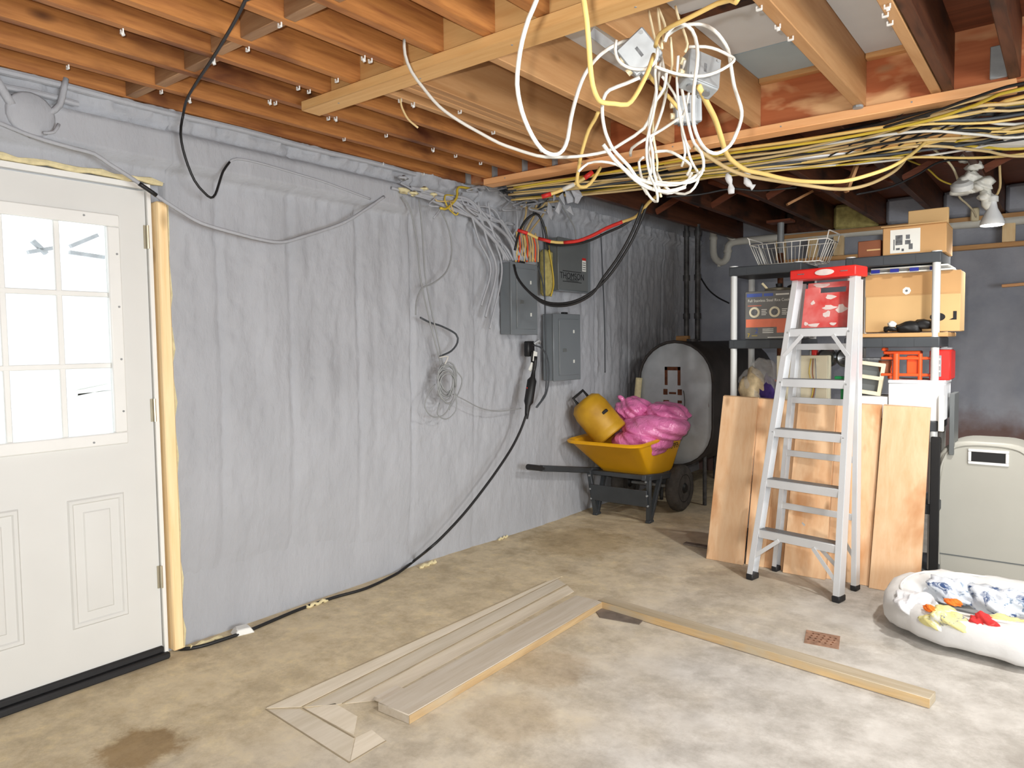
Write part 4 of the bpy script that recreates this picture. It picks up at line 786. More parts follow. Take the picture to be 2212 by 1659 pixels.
# labelled carton on top right
def carton(name, label, cat, x0, x1, y0, y1, z0, z1, mm, rot=0):
    t = thing(name, label, cat, ((x0+x1)/2, (y0+y1)/2, z0), rot); w_, d_, h_ = (x1-x0)/2, (y1-y0)/2, z1-z0
    MB().box((-w_, -d_, 0), (w_, d_, h_)).build('body', M[mm], t, bevel=.004); return t, w_, d_, h_
t, w_, d_, h_ = carton('carton', 'brown carton with a white shipping label on top of the right shelf unit', 'box', -.885, -.565, 4.66, 4.96, ZS1, 2.025, 'card', math.radians(1))
MB().box((-w_-.004, -d_-.03, h_), (w_+.002, -d_*.1, h_+.004)).build('flap', M['card_l'], t); MB().box((-w_, -d_*.08, h_), (w_, d_, h_+.003)).build('flap', M['card_l'], t)
lb = MB().box((-w_*.75, -d_-.0015, .012), (w_*.2, -d_, h_*.9)).build('shipping_label', M['paper'], t)
for x, z, a, b in ((-.075, .085, .018, .028), (-.03, .07, .014, .012), (-.03, .1, .01, .012), (-.08, .035, .01, .006), (-.015, .045, .01, .016), (-.055, .028, .006, .007), (-.1, .06, .003, .03)):
    MB().box((x-a, -d_-.0022, z-b), (x+a, -d_-.0015, z+b)).build('print_mark', M['ink_grey'], lb)
c_ = Vector((-.66, 4.72, 2.03)); t = MB().box((-.1, -.02, 0), (.1, .012, .085)).build('card_piece', M['card_l'], bevel=.003); t.location = c_; tag(t, 'piece of cardboard standing on top of the labelled carton', 'cardboard')
t, w_, d_, h_ = carton('small_carton', 'reddish brown small carton beside the labelled carton on the top shelf', 'box', -1.02, -.895, 4.68, 4.9, ZS1, 1.965, 'brown')
MB().box((-w_*.2, -d_-.002, h_*.4), (w_*.95, -d_, h_*.48)).build('tape', M['card_l'], t)
# printed appliance carton
t, w_, d_, h_ = carton('appliance_carton', 'grey printed rice cooker carton on the middle shelf of the left unit', 'box', -1.672, -1.345, 4.61, 4.9, ZS2, 1.7, 'box_grey')
F = -d_-.001
def label_box(nm, x0, x1, z0, z1, mm): return MB().box((x0, F-.001, z0), (x1, F, z1)).build(nm, M[mm], t)
label_box('print_block', -w_*.92, -w_*.32, h_*.88, h_*.95, 'blue_print'); label_box('print_block', -w_*.25, w_*.1, h_*.885, h_*.945, 'blue_print'); label_box('print_block', w_*.2, w_*.7, h_*.9, h_*.93, 'paper')
def ftext(body, size, mm, parent, x, y, z, rot=RY, align='LEFT', sx=1): return text(body, size, mm, parent, (x, y, z), rot, align=align, sx=sx)
ftext('Full Stainless Steel Rice Cooker', .0245, 'paper', t, -w_*.88, F-.0006, h_*.8, sx=.9)
label_box('print_line', -w_*.88, -w_*.35, h_*.69, h_*.705, 'salmon')
for x in (-.62, .16):
    T = Matrix.Translation((w_*x, F, h_*.56)) @ Matrix.Rotation(PI/2, 4, 'X')
    r_ = MB().lathe([(.034, -.001), (.034, .0018), (.001, .0019)], n=24, mat=T).build('print_ring', M['cream'], t); MB().lathe([(.021, 0), (.021, .003), (.001, .0031)], n=20, mat=T).build('print_dot', M['ink_grey'], r_)
    for k in range(4): label_box('print_line', w_*x+.045, w_*x+.045+.028+.006*(k % 2), h_*(.5+k*.035), h_*(.515+k*.035), 'paper')
label_box('print_block', -w_*.95, w_*.9, h_*.25, h_*.42, 'salmon'); MB().box((w_*.25, F-.003, h_*.13), (w_*.8, F-.0012, h_*.4)).build('print_pot', M['salmon'], t, bevel=.012)
ftext('2', .045, 'blue_print', t, -w_*.6, F-.0006, h_*.17); ftext('7', .036, 'yellow_print', t, -w_*.9, F-.0006, h_*.08)
for k in range(3): label_box('print_line', -w_*.3, w_*.12, h_*(.13+k*.035), h_*(.145+k*.035), 'paper')
label_box('print_line', -w_*.72, -w_*.5, h_*.07, h_*.08, 'yellow_print'); label_box('print_line', -w_*.1, w_*.7, h_*.03, h_*.045, 'paper')
MB().box((w_*.86, F-.002, h_*.03), (w_+.003, F, h_*.98)).build('glossy_edge', M['paper'], t)
t = thing('saucepan', 'dark saucepan with brass-coloured lid rim on the rice cooker carton', 'pan', (-1.5, 4.75, 1.7))
MB().lathe([(.05, .004), (.085, .0), (.09, .018), (.085, .02), (.001, .03)], n=24).build('lid', M['brass'], t); MB().tube(spline([(.06, 0, .02), (.14, -.02, .045), (.22, -.01, .04)]), .014, 8).build('handle', M['black'], t)
MB().tube([(-.06, -.04, .015), (-.09, -.06, .055)], .008, 7).build('clip', M['cable_cream'], t); MB().lathe([(.02, .03), (.022, .05), (.001, .052)], n=12).build('knob', M['black'], t)
# big carton with envelopes on it
t, w_, d_, h_ = carton('large_carton', 'large tan carton with a sticker and black print on the right middle shelf', 'box', -.985, -.497, 4.73, 4.932, ZS2+.03, 1.765, 'card_l')
F = -d_-.001
MB().box((-w_, F-.0015, h_*.62), (w_, F, h_*.635)).build('tape_edge', M['card'], t); MB().box((-w_, F-.001, h_*.64), (w_, F+.001, h_)).build('top_band', M['card'], t)
T = Matrix.Translation((-w_*.1, F, h_*.7)) @ Matrix.Rotation(PI/2, 4, 'X')
s_ = MB().lathe([(.024, -.001), (.022, .0022), (.001, .0023)], n=7, mat=T).build('sticker', M['paper'], t); MB().lathe([(.007, 0), (.007, .0035), (.001, .0036)], n=10, mat=T).build('sticker_dot', M['ink_grey'], s_)
T = Matrix.Translation((w_*.55, F, h_*.24)) @ Matrix.Rotation(PI/2, 4, 'X') @ Matrix.Diagonal((1, .62, 1, 1)); MB().lathe([(.038, -.001), (.038, .0015), (.001, .0016)], n=20, mat=T).build('printed_blot', M['ink'], t)
MB().loft([[(w_*.78, F-.001, h_*.19), (w_*.93, F-.001, h_*.19), (w_*.93, F-.001, h_*.33), (w_*.86, F-.001, h_*.33), (w_*.86, F-.001, h_*.22)], [(w_*.78, F, h_*.19), (w_*.93, F, h_*.19), (w_*.93, F, h_*.33), (w_*.86, F, h_*.33), (w_*.86, F, h_*.22)]]).build('printed_corner', M['ink'], t)
t = thing('envelope_stack', 'stack of white and blue printed mailers between large carton and top shelf', 'papers', (-.73, 4.83, 1.765))
for k in range(3): MB().box((-.225+k*.006, -.15-k*.012, .001+k*.011), (.2-k*.01, .14, .01+k*.011)).build('mailer', M['paper' if k != 1 else 'clear_film'], t, bevel=.003)
for k in range(4): MB().box((-.21+k*.1, -.178, .003), (-.165+k*.1, -.17, .022)).build('stamp', M['dark_blue'], t)
t = thing('flat_carton', 'flattened brown carton under the large carton on the middle shelf', 'cardboard', (-.79, 4.78, ZS2)); MB().box((-.27, -.17, 0), (.25, .18, .024)).build('sheet', M['card'], t, bevel=.004)
def blob(center, size, seed, amp=.25, sub=3):
    ob = bmesh.new(); bmesh.ops.create_icosphere(ob, subdivisions=sub, radius=1); r = random.Random(seed); ph = [r.uniform(0, 6) for _ in range(9)]; vs = []
    for v in ob.verts:
        n = v.co; k = 1+amp*(.5*math.sin(n.x*3+ph[0])*math.cos(n.y*3+ph[1])+.35*math.sin(n.z*5+n.x*4+ph[2])+.3*math.sin(n.y*8+ph[3]+n.z*3)+.2*math.sin(n.x*13+n.z*9+ph[4]))
        vs.append((center[0]+n.x*size[0]*k, center[1]+n.y*size[1]*k, center[2]+max(n.z*k, -.8)*size[2]))
    fs = [[v.index for v in f.verts] for f in ob.faces]; ob.free(); return vs, fs
def bl(o, *a, **k): return o.add(*blob(*a, **k))
t = thing('work_gloves', 'black work gloves heaped in front of the large carton', 'gloves', (-.74, 4.662, ZS2+.024))
bl(MB(), (0, 0, .028), (.075, .04, .034), 4).build('glove', M['black'], t, sharp=3); bl(MB(), (.07, .01, .045), (.06, .04, .03), 5).build('glove', M['black'], t, sharp=3)
for k in range(4): MB().tube(spline([(-.06-.01*k, -.02, .02), (-.1-.008*k, -.025+.012*k, .03), (-.12, -.02+.015*k, .012)]), .011, 7).build('finger', M['black'], t, sharp=3)
bl(MB(), (-.085, -.02, .05), (.022, .018, .018), 6).build('label', M['paper'], t, sharp=3)
# ---- lower shelf, left
t = thing('plastic_bag', 'clear plastic bag of beige rope and purple cloth on the left lower shelf', 'bag', (-1.6, 4.72, ZS3))
bl(MB(), (0, 0, .16), (.135, .09, .18), 12, amp=.22, sub=4).build('film', M['clear_film'], t, sharp=3)
bl(MB(), (-.035, -.03, .14), (.08, .07, .14), 13, amp=.35).build('rope', M['rope'], t, sharp=3); bl(MB(), (.06, -.04, .12), (.05, .05, .11), 14, amp=.35).build('cloth', M['purple'], t, sharp=3)
bl(MB(), (.03, 0, .2), (.06, .03, .02), 15).build('orange_strip', M['salmon'], t, sharp=3); bl(MB(), (-.06, -.03, .03), (.04, .03, .03), 16).build('rope', M['rope'], t, sharp=3)
t, w_, d_, h_ = carton('foam_board', 'upright cream foam board box behind the ladder on the lower shelf', 'box', -1.475, -1.17, 4.63, 4.72, ZS3, 1.29, 'cream')
for k in range(3): MB().tube(spline([(.06+k*.012, -d_-.012, h_*.95), (.05+k*.02, -d_-.014, h_*.7), (.075+k*.008, -d_-.014, h_*.45), (.05+k*.01, -d_-.012, h_*.15)]), .0035, 6).build('wire', M[['cable_lemon', 'brown', 'cable_grey'][k]], t, sharp=3)
t = thing('steel_pans', 'dark round pans hanging under the middle shelf behind the ladder', 'pan', (-1.16, 4.75, 1.24))
T = Matrix.Rotation(PI/2, 4, 'X')
for x in (-.04, .07): MB().lathe([(.06, -.03), (.06, .02), (.045, .03), (.001, .02)], c=(x, 0, .035), n=20, mat=T).build('pan', M['pot'], t)
MB().box((-.13, -.03, .02), (-.1, .02, .09)).build('red_handle', M['red_paint'], t, bevel=.006); MB().tube([(0, 0, .07), (0, 0, .095)], .01, 8).build('hook', M['steel'], t)
t = thing('green_tube', 'green plastic tube standing behind the ladder on the lower shelf', 'tube', (-1.085, 4.66, ZS3))
MB().lathe([(.016, 0), (.016, .2), (.011, .21), (.011, .24)], n=12).build('tube', M['green'], t); MB().box((-.05, -.01, .22), (.0, .01, .24)).build('arm', M['green'], t, bevel=.003)
t = thing('tilted_crate', 'tilted white slotted crate with dark openings between ladder and orange rack', 'crate', (-.955, 4.68, 1.06), math.radians(4))
TM = Matrix.Rotation(math.radians(8), 4, 'Y')
for z in (0, .09, .17): MB().box((-.13, -.03, z), (.07, .0, z+.022)).tf(TM).build('slat', M['cream'], t, bevel=.002)
for x in (-.13, .05): MB().box((x, -.029, 0), (x+.022, .01, .19)).tf(TM).build('upright', M['cream'], t, bevel=.002)
MB().box((-.11, .01, .015), (.05, .1, .17)).tf(TM).build('dark_inside', M['panel_d'], t); MB().box((-.14, -.02, .2), (.14, .1, .215)).build('lid', M['ink_grey'], t, bevel=.004)
# white styrofoam boxes under them
t, w_, d_, h_ = carton('styrofoam_box', 'large bright white styrofoam box under the orange rack', 'box', -.83, -.555, 4.6, 4.9, ZS3, 1.13, 'foam_white'); MB().box((-w_-.003, -d_-.003, h_), (w_+.003, d_, h_+.02)).build('lid', M['foam_white'], t, bevel=.004)
t, w_, d_, h_ = carton('styrofoam_box', 'lower white styrofoam box left of the large one, below the tilted crate', 'box', -1.03, -.835, 4.61, 4.9, ZS3, 1.05, 'foam_white'); MB().box((-w_*.98, -d_-.004, h_*.3), (w_*.98, -d_, h_*.36)).build('rim', M['foam_white'], t)
# orange rack
t = thing('orange_rack', 'bright orange plastic frame with round feet on the white styrofoam box', 'rack', (-.74, 4.7, 1.15))
MB().box((-.13, -.05, .145), (.06, .06, .165)).box((-.14, -.05, .165), (-.12, .06, .185)).build('top_plate', M['orange'], t, bevel=.006)
MB().tube([(-.06, -.055, 0), (-.06, -.055, .15)], .017, 12).build('leg', M['orange'], t); MB().tube([(.06, -.04, 0), (.06, -.04, .15)], .012, 12).build('leg', M['orange'], t); MB().tube([(-.11, .05, 0), (-.11, .05, .15)], .012, 12).build('leg', M['orange'], t)
MB().box((-.01, -.03, .02), (.05, .03, .14)).build('block', M['orange'], t, bevel=.004)
for z in (.02, .115): MB().box((-.14, -.05, z), (.13, -.038, z+.016)).build('rail', M['orange'], t, bevel=.003)
bl(MB(), (-.13, .0, .075), (.035, .03, .06), 31).build('brown_piece', M['brown'], t, sharp=3)
t = thing('red_tool_box', 'red tool box with grey front, right of the orange rack behind the post', 'tool box', (-.585, 4.76, 1.15))
MB().box((-.05, -.1, 0), (.055, .1, .17)).build('case', M['red_paint'], t, bevel=.008); MB().box((-.045, -.106, .02), (.01, -.1, .14)).build('front_plate', M['steel'], t, bevel=.003)
for k in range(3): MB().box((-.04, -.11, .045+k*.034), (.005, -.106, .055+k*.034)).build('slot', M['paper'], t)
MB().box((-.03, -.03, .17), (.05, .03, .182)).build('handle', M['steel'], t, bevel=.004)
# narrow pale panel standing right of the shelf
a, b = at(2028, 828, Y=4.72), at(2036, 930, Y=4.72)
t = MB().box((-.012, 0, 0), (.012, .2, .35)).build('edge_panel', M['panel_d'], bevel=.002); t.location = (-.53, 4.75, .72); tag(t, 'dark flat panel standing on edge against the right shelf post', 'panel')
t = MB().box((-.014, 0, 0), (.014, .02, .2)).build('spring_strip', M['paper'], bevel=.003); t.location = (-.562, 4.575, .87); tag(t, 'short white strip beside the right shelf post', 'strip')
# ================================================================== BIN
t = thing('storage_bin', 'large greige plastic bin with a white-rimmed hand slot, right of the boards', 'bin', (-.36, 4.78, 0))
def outline(wt, wb, h, r, n=7, y=0, z0=0, wm=None):
    p = [(-wb, y, z0), (wb, y, z0), (wt+.03, y, .45)]
    for cx, a0 in ((wt-r, 0), (-(wt-r), PI/2)):
        for k in range(n+1):
            a = a0+PI/2*k/n; p.append((cx+r*math.cos(a), y, h-r*.55+r*.55*math.sin(a)))
    p.append((-wt-.03, y, .45)); return p
body = MB().loft([outline(.215, .22, .775, .15, y=.0), outline(.23, .23, .8, .16, y=.025), outline(.23, .23, .79, .16, y=.42), outline(.215, .22, .775, .15, y=.45)])
body = body.build('body', M['bin'], t, sharp=.5, bevel=.01, seg=2)
MB().tube(spline([(-.222, -.012, .02), (-.232, -.008, .3), (-.24, -.004, .48), (-.212, -.004, .68), (-.15, -.004, .765), (0, -.004, .785), (.15, -.004, .765), (.212, -.004, .68), (.24, -.004, .48)], .03), .006, 6).build('front_lip', M['bin'], t, sharp=3)
MB().box((-.228, -.0035, .135), (.228, .002, .141)).build('seam', M['panel_d'], t)
hx0, hx1, hz0, hz1 = -.075, .085, .69, .745
h = MB().box((hx0-.016, -.012, hz1), (hx1+.016, .004, hz1+.016)).box((hx0-.016, -.012, hz0-.016), (hx1+.016, .004, hz0)).box((hx0-.016, -.012, hz0), (hx0, .004, hz1)).box((hx1, -.012, hz0), (hx1+.016, .004, hz1)).build('handle_rim', M['bin_l'], t, bevel=.004, seg=2)
MB().box((hx0, -.004, hz0), (hx1, .001, hz1)).build('handle_slot', M['black'], h)
MB().tube([(-.275, .1, .44), (-.235, .1, .44)], .022, 10).build('hinge', M['black'], t); MB().tube(spline([(-.262, .06, .45), (-.256, .05, .56), (-.24, .03, .68), (-.19, .01, .75)]), .012, 8).build('lid_edge', M['bin'], t, sharp=3)
t = MB().box((-.022, -.012, 0), (.024, .012, .84)).build('gap_shade_strip', M['black'], bevel=.003); t.location = (-.585, 4.57, 0); tag(t, 'added narrow dark strip standing in for shade between brightest board and bin', 'board')  # added dark strip in place of the shade in this gap
# ================================================================== PET BED
BC = Vector((-.25, 3.925, 0))
t = thing('pet_bed', 'round white padded pet bed on the floor in front of the greige bin', 'pet bed', BC, math.radians(-6))
def sup(a, rx, ry, e=2.7):
    c_, s_ = math.cos(a), math.sin(a); return Vector((rx*math.copysign(abs(c_)**(2/e), c_), ry*math.copysign(abs(s_)**(2/e), s_), 0))
NA, NR = 72, 14; rings = []
for i in range(NA):
    a = 2*PI*i/NA; c_ = sup(a, .385, .29, 2.4); d_ = sup(a+.01, .385, .29, 2.4)-c_; nrm = Vector((d_.y, -d_.x, 0)).normalized(); ring = []
    wr = 1+.05*math.sin(a*9)+.03*math.sin(a*23); sag = 1-.25*max(0, math.cos(a-4.2))
    for k in range(NR):
        b = 2*PI*k/NR; ring.append(c_+nrm*(math.copysign(abs(math.cos(b))**.75, math.cos(b))*.078*wr)+Vector((0, 0, .1+math.copysign(abs(math.sin(b))**.8, math.sin(b))*.1*wr*sag+(.0 if math.sin(b) < 0 else 0))))
    rings.append(ring)
rings.append(rings[0]); MB().loft(rings, caps=False).build('bolster', M['cotton'], t, sharp=3)
MB().loft([[sup(2*PI*k/40, .34, .25)+Vector((0, 0, .02)) for k in range(40)], [sup(2*PI*k/40, .34, .25)+Vector((0, 0, .075)) for k in range(40)], [sup(2*PI*k/40, .26, .18)+Vector((0, 0, .06)) for k in range(40)]]).build('pad', M['cotton'], t, sharp=3)
MB().tube([sup(2*PI*k/60, .385, .29, 2.4)*1.0+Vector((0, 0, .197-.02*max(0, math.cos(2*PI*k/60-4.2)))) for k in range(60)], .006, 6).build('piping', M['cotton'], t, sharp=3)
rb = lambda x, y, z: (BC.x+x*math.cos(-.244)-y*math.sin(-.244), BC.y+x*math.sin(-.244)+y*math.cos(-.244), z)
CP = {41: (2065,1268), 42: (1975,1295), 43: (2165,1290), 44: (2045,1330), 45: (2195,1350), 46: (2125,1338), 47: (2058,1298), 48: (2008,1312)}
for nm, lb_, mm, c_, s_, sd in (('pillowcase', 'white cloth with blue pattern heaped at the back of the pet bed', 'blue_cloth', (0, 0, .16), (.13, .1, .06), 41), ('towel', 'pale towel slumped at the left end of the pet bed', 'towel', (0, 0, .15), (.07, .09, .05), 42),
        ('pillowcase', 'white blue-patterned cloth bundle at the right in the pet bed', 'blue_cloth', (0, 0, .16), (.13, .1, .06), 43), ('baby_blanket', 'pale yellow patterned cloth bundled at the front left in the pet bed', 'yellow_cloth', (0, 0, .14), (.1, .065, .05), 44),
        ('baby_blanket', 'pale yellow patterned cloth at the front right in the pet bed', 'yellow_cloth', (0, 0, .14), (.11, .07, .05), 45), ('red_cloth', 'small crumpled red cloth between the yellow bundles', 'red_cloth', (0, 0, .165), (.05, .04, .035), 46),
        ('orange_cloth', 'small orange cloth scrap on top of the pile in the pet bed', 'orange_cloth', (0, 0, .2), (.032, .018, .015), 47), ('orange_cloth', 'small orange scrap at the left edge of the yellow bundle', 'orange_cloth', (0, 0, .18), (.024, .014, .015), 48)):
    p = rb(*c_); q_ = at(*CP[sd], Z=c_[2]+s_[2]*.4); p = (q_.x, q_.y, c_[2]); o = bl(MB(), (0, 0, 0), s_, sd, amp=.38, sub=4).build(nm, M[mm], sharp=3); o.location = p; o.rotation_euler = (0, 0, -.244+.3*math.sin(sd)); tag(o, lb_, 'cloth')
# ================================================================== FAR CORNER
def tank():
    t = thing('oil_tank', 'big grey oval oil tank with rusty patches standing in the far corner', 'tank', (-2.63, 5.62, 0))
    W_, H_ = .335, 1.05; z0 = .34
    def ob(y, k=1.0, n=14):
        p = []; r = W_*k; zc0, zc1 = z0+W_, z0+H_-W_
        for i in range(n+1): a = PI*i/n; p.append((r*math.cos(a), y, zc1+r*math.sin(a)))
        for i in range(n+1): a = PI+PI*i/n; p.append((r*math.cos(a), y, zc0+r*math.sin(a)))
        return p
    MB().loft([ob(.0, .985), ob(.012, 1), ob(1.5, 1), ob(1.51, .985)]).build('shell', M['tank_shade'], t, sharp=.8)
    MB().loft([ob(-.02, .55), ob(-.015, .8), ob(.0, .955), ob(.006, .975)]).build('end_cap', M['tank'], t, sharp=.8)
    MB().tube([(x*1.0, -.004, z) for x, _, z in ob(0, 1)]+[ob(0, 1)[0][0:1]+(-.004,)+ob(0, 1)[0][2:]], .011, 6).build('rim_weld', M['tank_shade'], t, sharp=3)
    for sx in (-1, 1):
        for y in (.15, 1.35): MB().tube([(sx*.2, y, 0), (sx*.2, y, .42)], .017, 10).build('leg', M['iron'], t)
    for (x0, z0_, x1, z1) in ((-.08, 1.15, .03, 1.17), (-.08, 1.05, -.06, 1.17), (.01, 1.05, .03, 1.17), (-.09, .985, -.06, 1.02), (.01, .985, .04, 1.02), (-.05, .99, .0, 1.0), (-.09, .93, -.05, .945), (.01, .93, .04, .945)):
        MB().box((x0*1.3+.02, -.0235, z0_*1.25-.29), (x1*1.3+.02, -.019, z1*1.25-.285)).build('rust_patch', M['rust'], t, bevel=.002)
    bl(MB(), (.25, 0, .8), (.05, .012, .2), 77).build('rust_patch', M['rust'], t, sharp=3)
    MB().tube([(.0, .35, 1.36), (.0, .35, 1.41)], .05, 12).build('bung', M['iron'], t)
    MB().tube(spline([(.09, -.02, .75), (.1, -.03, .9), (.085, -.02, .98)]), .004, 6).build('scratch_wire', M['iron'], t)
    MB().tube(spline([(-.335, -.02, .62), (-.34, -.03, .85), (-.325, -.02, 1.08)]), .03, 8).build('foam_seam', M['foam_cut'], t, sharp=3)
tank()
for i, px in enumerate((1483, 1507)):
    p = at(px, 600, Y=6.25-.25*i*0); lb_ = ['left of two black iron pipes rising from the oil tank', 'right of two black iron pipes rising from the oil tank'][i]
    t = thing('iron_pipe', lb_, 'pipe', (p.x, p.y, 1.395)); MB().tube([(0,0,0), (0,0,.53), (0,0,1.05)], .024, 12).build('pipe', M['iron'], t)
    for z in (.2, .55, .95): MB().tube([(0,0,z), (0,0,z+.05)], .032, 12).build('coupling', M['iron'], t)
p = at(1481, 733, Y=6.2); t = MB().box((p.x-.06, p.y-.08, 1.39), (p.x+.06, p.y-.03, 1.44)).build('wood_block', M['stud_x'], bevel=.004); tag(t, 'small pale wood block on top of the oil tank', 'block')
cable('black_cable', 'thin black cable looping from the iron pipes toward the shelves', [at(*p, Y=7.2) for p in [(1512,598),(1530,625),(1550,642),(1575,655)]], .008, 'cable_black')
t = thing('drain_trap', 'white PVC drain trap bent in a U on the back wall', 'pipe', at(1560, 545, Y=7.2)); o = Vector(t.location)
W7 = lambda l, y=7.22: [at(*p, Y=y)-o for p in l]
MB().tube(spline(W7([(1541,488),(1541,520),(1541,545),(1546,560),(1558,567),(1569,560),(1572,545),(1573,532),(1582,524),(1600,521),(1690,512)]), .04), .036, 12).build('trap_pipe', M['pvc'], t, sharp=3)
MB().tube(spline(W7([(1550,492),(1565,497),(1578,512),(1590,522)]), .04), .032, 10).build('branch', M['pvc'], t, sharp=3)
MB().tube(W7([(1553,566),(1553,576)]), .018, 8).build('drain_plug', M['pvc'], t)
for a, b in (((1541,512),(1541,518)), ((1572,540),(1572,546))): MB().tube(W7([a, b]), .043, 12).build('collar', M['pvc'], t)
a, b = at(1660, 516, Y=7.28), at(2212, 474, Y=7.28); b = a+(b-a)*1.2
t = MB().tube([a, b], .04, 12).build('drain_pipe', M['pvc']); tag(t, 'white PVC pipe running behind the stud frame along the back wall', 'pipe')
p = at(1686, 560, Y=6.4); t = thing('support_post', 'slim grey steel post, rusted low down, under the dark joists', 'post', (p.x, p.y, 0))
MB().tube([(0,0,0), (0,0,2.14)], .024, 12).build('lower_tube', M['rust'], t); MB().tube([(0,0,2.14), (0,0,2.4)], .028, 12).build('upper_tube', M['steel'], t); MB().box((-.1, -.07, 2.4), (.1, .07, ZJ)).build('head_plate', M['subfloor'], t)
a, b = at(2164, 618, Y=7.2), at(2300, 606, Y=7.2); t = MB().bar(a, b, .05, .025).build('wood_stick', M['orange_x'], bevel=.003); tag(t, 'orange-brown stick of wood poking in at the right by the back wall', 'stick')
# hanging bulb and the foam-white clutter above it
p = at(2143, 486, Y=5.2); t = thing('hanging_bulb', 'lit white floodlight bulb pointing down under the far joists', 'lamp', p)
MB().lathe([(.062, .0), (.064, .012), (.055, .04), (.028, .095), (.022, .125), (.02, .14)], n=20).build('bulb', M['bulb'], t, sharp=1)
MB().lathe([(.058, -.004), (.061, .001), (.001, .0012)], n=20).build('bulb_face', M['glow'], t); MB().lathe([(.03, .135), (.03, .165), (.02, .175)], n=14).build('socket', M['white'], t)
l = bpy.data.lights.new('bulb_light', 'SPOT'); l.energy = 70; l.spot_size = 2.7; l.spot_blend = .8; l.shadow_soft_size = .05; l.color = (1, .98, .94); lo = bpy.data.objects.new('bulb_light', l); C.objects.link(lo); lo.location = p+Vector((0, 0, -.02))
bp = [(2138,452),(2128,430),(2132,415),(2120,400)]
MB().tube(spline([at(*q, Y=5.2)-p for q in bp]), [.02+.012*math.sin(k*1.7)**2 for k in range(len(spline([at(*q, Y=5.2) for q in bp])))], 8).build('foamed_arm', M['pvc'], t, sharp=3)
t = thing('foamed_fitting', 'whitish foam-spattered lamp fitting on the joist above the lit bulb', 'fitting', at(2095, 385, Y=5.2)); o = Vector(t.location)
for i, (px, py, s_) in enumerate(((2080,408,.055),(2095,385,.05),(2105,360,.04),(2092,335,.035),(2122,400,.05),(2130,425,.04),(2110,405,.045),(2085,345,.03))):
    bl(MB(), at(px, py, Y=5.2)-o, (s_, s_, s_*.8), 60+i, amp=.5).build('foam_blob', M['pvc'], t, sharp=3)
T = Matrix.Rotation(.5, 4, 'X'); MB().lathe([(.06, 0), (.06, .03), (.04, .045), (.001, .046)], c=at(2078, 408, Y=5.15)-o, n=18, mat=T).build('white_box', M['white'], t)
cable('white_cable', 'white cable bowing from the bundle end down to the lamp fitting', pd([(1968,307),(2000,314),(2030,332),(2055,358),(2068,385),(2072,410)], 4.0, 4.65), .007, 'cable_cream')
cable('white_cable', 'white cable from the lamp fitting down to a pale clip on the stud frame', pd([(2070,405),(2072,425),(2088,440),(2102,455),(2108,468)], 4.65, 5.6), .007, 'cable_cream')
cable('white_cable', 'pale cable hanging right of the lamp fitting and curling back to the bulb', pd([(2154,318),(2158,345),(2160,375),(2160,405),(2150,425),(2137,435)], 4.5, 4.7), .008, 'cable_tan')
c_ = at(2106, 462, Y=7.22); t = MB().box((-.03, -.03, -.06), (.03, .03, .05)).build('pale_clip', M['cable_cream'], bevel=.01); t.location = c_; tag(t, 'pale plastic clip on the stud frame left of the bulb', 'clip')
for i, (a, b, lb_) in enumerate((((1855,345), (1828,415), 'pale splinter of wood dangling through the long swags'), ((1700,442), (1755,413), 'orange-brown strip of wood slanting under the dark joists'))):
    p, q = dep(*a, 4.6+i), dep(*b, 4.6+i); t = MB().bar(p, q, .035, .02).build('wood_strip', M['orange_x'], bevel=.002); tag(t, lb_, 'strip')
# ================================================================== WHEELBARROW
t = thing('wheelbarrow', 'orange-yellow tray wheelbarrow with dark frame parked by the oil tank', 'wheelbarrow', (-2.77, 5.0, 0))
def rr(x0, x1, y0, y1, z, r, n=5, dz=0):
    p = []
    for cx, cy, a0 in ((x1-r, y1-r, 0), (x0+r, y1-r, PI/2), (x0+r, y0+r, PI), (x1-r, y0+r, 1.5*PI)):
        for k in range(n+1): a = a0+PI/2*k/n; y = cy+r*math.sin(a); p.append((cx+r*math.cos(a), y, z+dz*(y-y0)/(y1-y0)))
    return p
DZ = .035
tray = MB().loft([rr(-.2, .21, .0, .42, .345, .05), rr(-.21, .22, -.02, .44, .36, .06), rr(-.3, .3, -.36, .5, .615, .09, dz=DZ), rr(-.325, .325, -.385, .525, .618, .1, dz=DZ), rr(-.33, .33, -.39, .53, .633, .1, dz=DZ), rr(-.318, .318, -.378, .518, .642, .1, dz=DZ), rr(-.29, .29, -.35, .49, .632, .09, dz=DZ), rr(-.2, .2, -.01, .43, .375, .05), rr(-.19, .19, .01, .41, .36, .05)]).build('tray', M['yellow_poly'], t, sharp=.7)
n = Vector((.3-.21, 0, .615-.345)).normalized(); ang = math.atan2(.615-.36, .3-.22)
tx = text('TRUE TEMPER', .055, 'ink', tray, (.292, .12, .575), (ang, 0, PI/2))
tx.location = (.29, .2, .562)
MB().tube([(-.28, -.9, .507), (-.28, -.72, .47)], .021, 10).build('grip', M['rubber'], t)
MB().bar((-.28, -.74, .474), (-.27, -.08, .365), .036, .045).bar((-.27, -.08, .365), (-.2, .55, .285), .036, .045).build('rail', M['barrow'], t, bevel=.004)
MB().bar((.27, -.2, .375), (.2, .55, .285), .036, .045).build('rail', M['barrow'], t, bevel=.004)
MB().bar((-.27, -.06, .35), (.27, -.06, .35), .04, .035).build('cross_member', M['barrow'], t, bevel=.003)
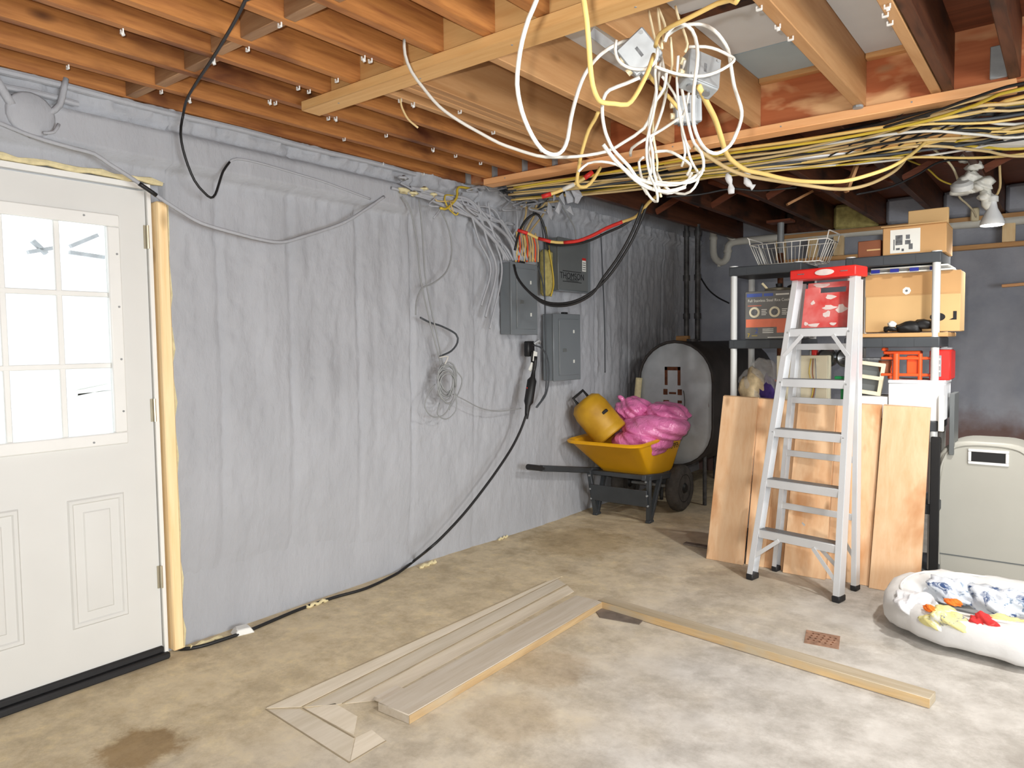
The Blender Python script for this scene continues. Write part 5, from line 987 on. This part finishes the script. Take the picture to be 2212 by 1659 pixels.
for sx in (-1, 1):
    MB().bar((sx*.265, -.1, .37), (sx*.235, -.05, .012), .035, .03, (0,1,0)).bar((sx*.25, .12, .34), (sx*.235, -.03, .012), .035, .03, (0,1,0)).bar((sx*.235, -.07, .01), (sx*.235, -.0, .01), .04, .02).build('leg', M['barrow'], t, bevel=.003)
    for z, y in ((.33, -.115), (.22, -.1), (.14, -.085)): MB().tube([(sx*.25, y, z), (sx*.25, y-.012, z)], .008, 8).build('bolt', M['steel'], t)
MB().loft([[(-.25, -.095, .13), (.25, -.095, .13), (.25, -.115, .26), (-.25, -.115, .26)], [(-.25, -.085, .13), (.25, -.085, .13), (.25, -.105, .26), (-.25, -.105, .26)]]).build('brace_plate', M['barrow'], t, bevel=.002)
for sx in (1, -1):
    T = Matrix.Translation((sx*.25, .47, .19)) @ Matrix.Rotation(PI/2, 4, 'Y')
    w_ = MB().lathe([(.11, -.045), (.165, -.05), (.188, -.03), (.19, 0), (.188, .03), (.165, .05), (.11, .045)], n=28, mat=T).build('wheel', M['tyre'], t, sharp=1)
    MB().lathe([(.115, -.047), (.115, .047), (.06, .03), (.03, .06), (.001, .062)], n=20, mat=T).build('hub', M['black'], w_)
MB().tube([(-.25, .47, .19), (.25, .47, .19)], .012, 8).build('axle', M['steel'], t); MB().box((-.2, .5, .2), (.2, .53, .29)).build('front_bracket', M['barrow'], t)
# yellow plastic container lying in it
c0, c1 = at(1322, 940, Y=4.86), at(1262, 868, Y=4.78)
ax = (c1-c0).normalized(); R_ = ax.to_track_quat('Z', 'Y').to_matrix().to_4x4()
t = thing('yellow_container', 'dull yellow drum-shaped container with a black handle lying in the wheelbarrow', 'container', c0)
L = (c1-c0).length*1.06
prof = [(.001, -.0), (.128, 0), (.14, .01), (.143, .05), (.138, .06), (.14, .07), (.142, L*.7), (.128, L*.88), (.09, L*.98), (.001, L)]
MB().lathe(prof, n=28, mat=R_).build('drum', M['dull_yellow'], t, sharp=.7)
side = (ax.cross(Vector((.4, -.9, 0)))).normalized(); top = ax*L
hp = [top+side*.05-ax*.02, top+side*.05+ax*.055, top-side*.05+ax*.055, top-side*.05-ax*.01]
MB().tube(spline(hp, .05) if 0 else hp, .012, 8).build('handle', M['black'], t)
fwd = Vector((.45, -.89, 0)); q = ax*(L*.42)+side*.085+fwd*.112; z_ = (fwd-ax*fwd.dot(ax)).normalized()
MB().box((-.02, -.03, -.004), (.02, .03, .02)).tf(Matrix.Translation(ax*(L*.46)+(z_*.8+side*.62).normalized()*.132) @ R_).build('latch', M['black'], t, bevel=.004)
# pink wrapped insulation
o = at(1400, 922, Y=5.1)
t = thing('pink_insulation_bag', 'plastic-wrapped bundle of pink insulation heaped in the wheelbarrow', 'insulation', o)
b = MB()
for c_, s_, sd, am in (((-.03, -.03, -.1), (.23, .26, .13), 91, .1), ((.05, .0, .0), (.27, .24, .11), 92, .12), ((-.15, .04, .12), (.15, .15, .1), 93, .17), ((.1, .1, .1), (.19, .17, .09), 95, .17)):
    v, f = blob(c_, s_, sd, amp=am, sub=5); b.add(v, f)
b.build('wrapped_bundle', M['pink'], t, sharp=3)
q = spline([(-.19, .0, .16), (-.22, -.02, .215), (-.255, -.03, .235)]); MB().tube(q, [.04]+[.02]*(len(q)-2)+[.006], 8).build('twisted_end', M['pink'], t, sharp=3)
# convert printed lettering to plain meshes
dg = bpy.context.evaluated_depsgraph_get(); dg.update()
for o in [o for o in bpy.data.objects if o.type == 'FONT']:
    me = bpy.data.meshes.new_from_object(o.evaluated_get(dg)); n_ = o.name; q = bpy.data.objects.new('printed_text', me); C.objects.link(q)
    q.parent = o.parent; q.location = o.location; q.rotation_euler = o.rotation_euler; q.scale = o.scale
    cu = o.data; bpy.data.objects.remove(o); bpy.data.curves.remove(cu)
k = 0
for o in bpy.data.objects:
    if o.name.startswith('printed_text') and o.type == 'MESH': o.name = 'printed_text' if k == 0 else f'printed_text.{k:03d}'; k += 1
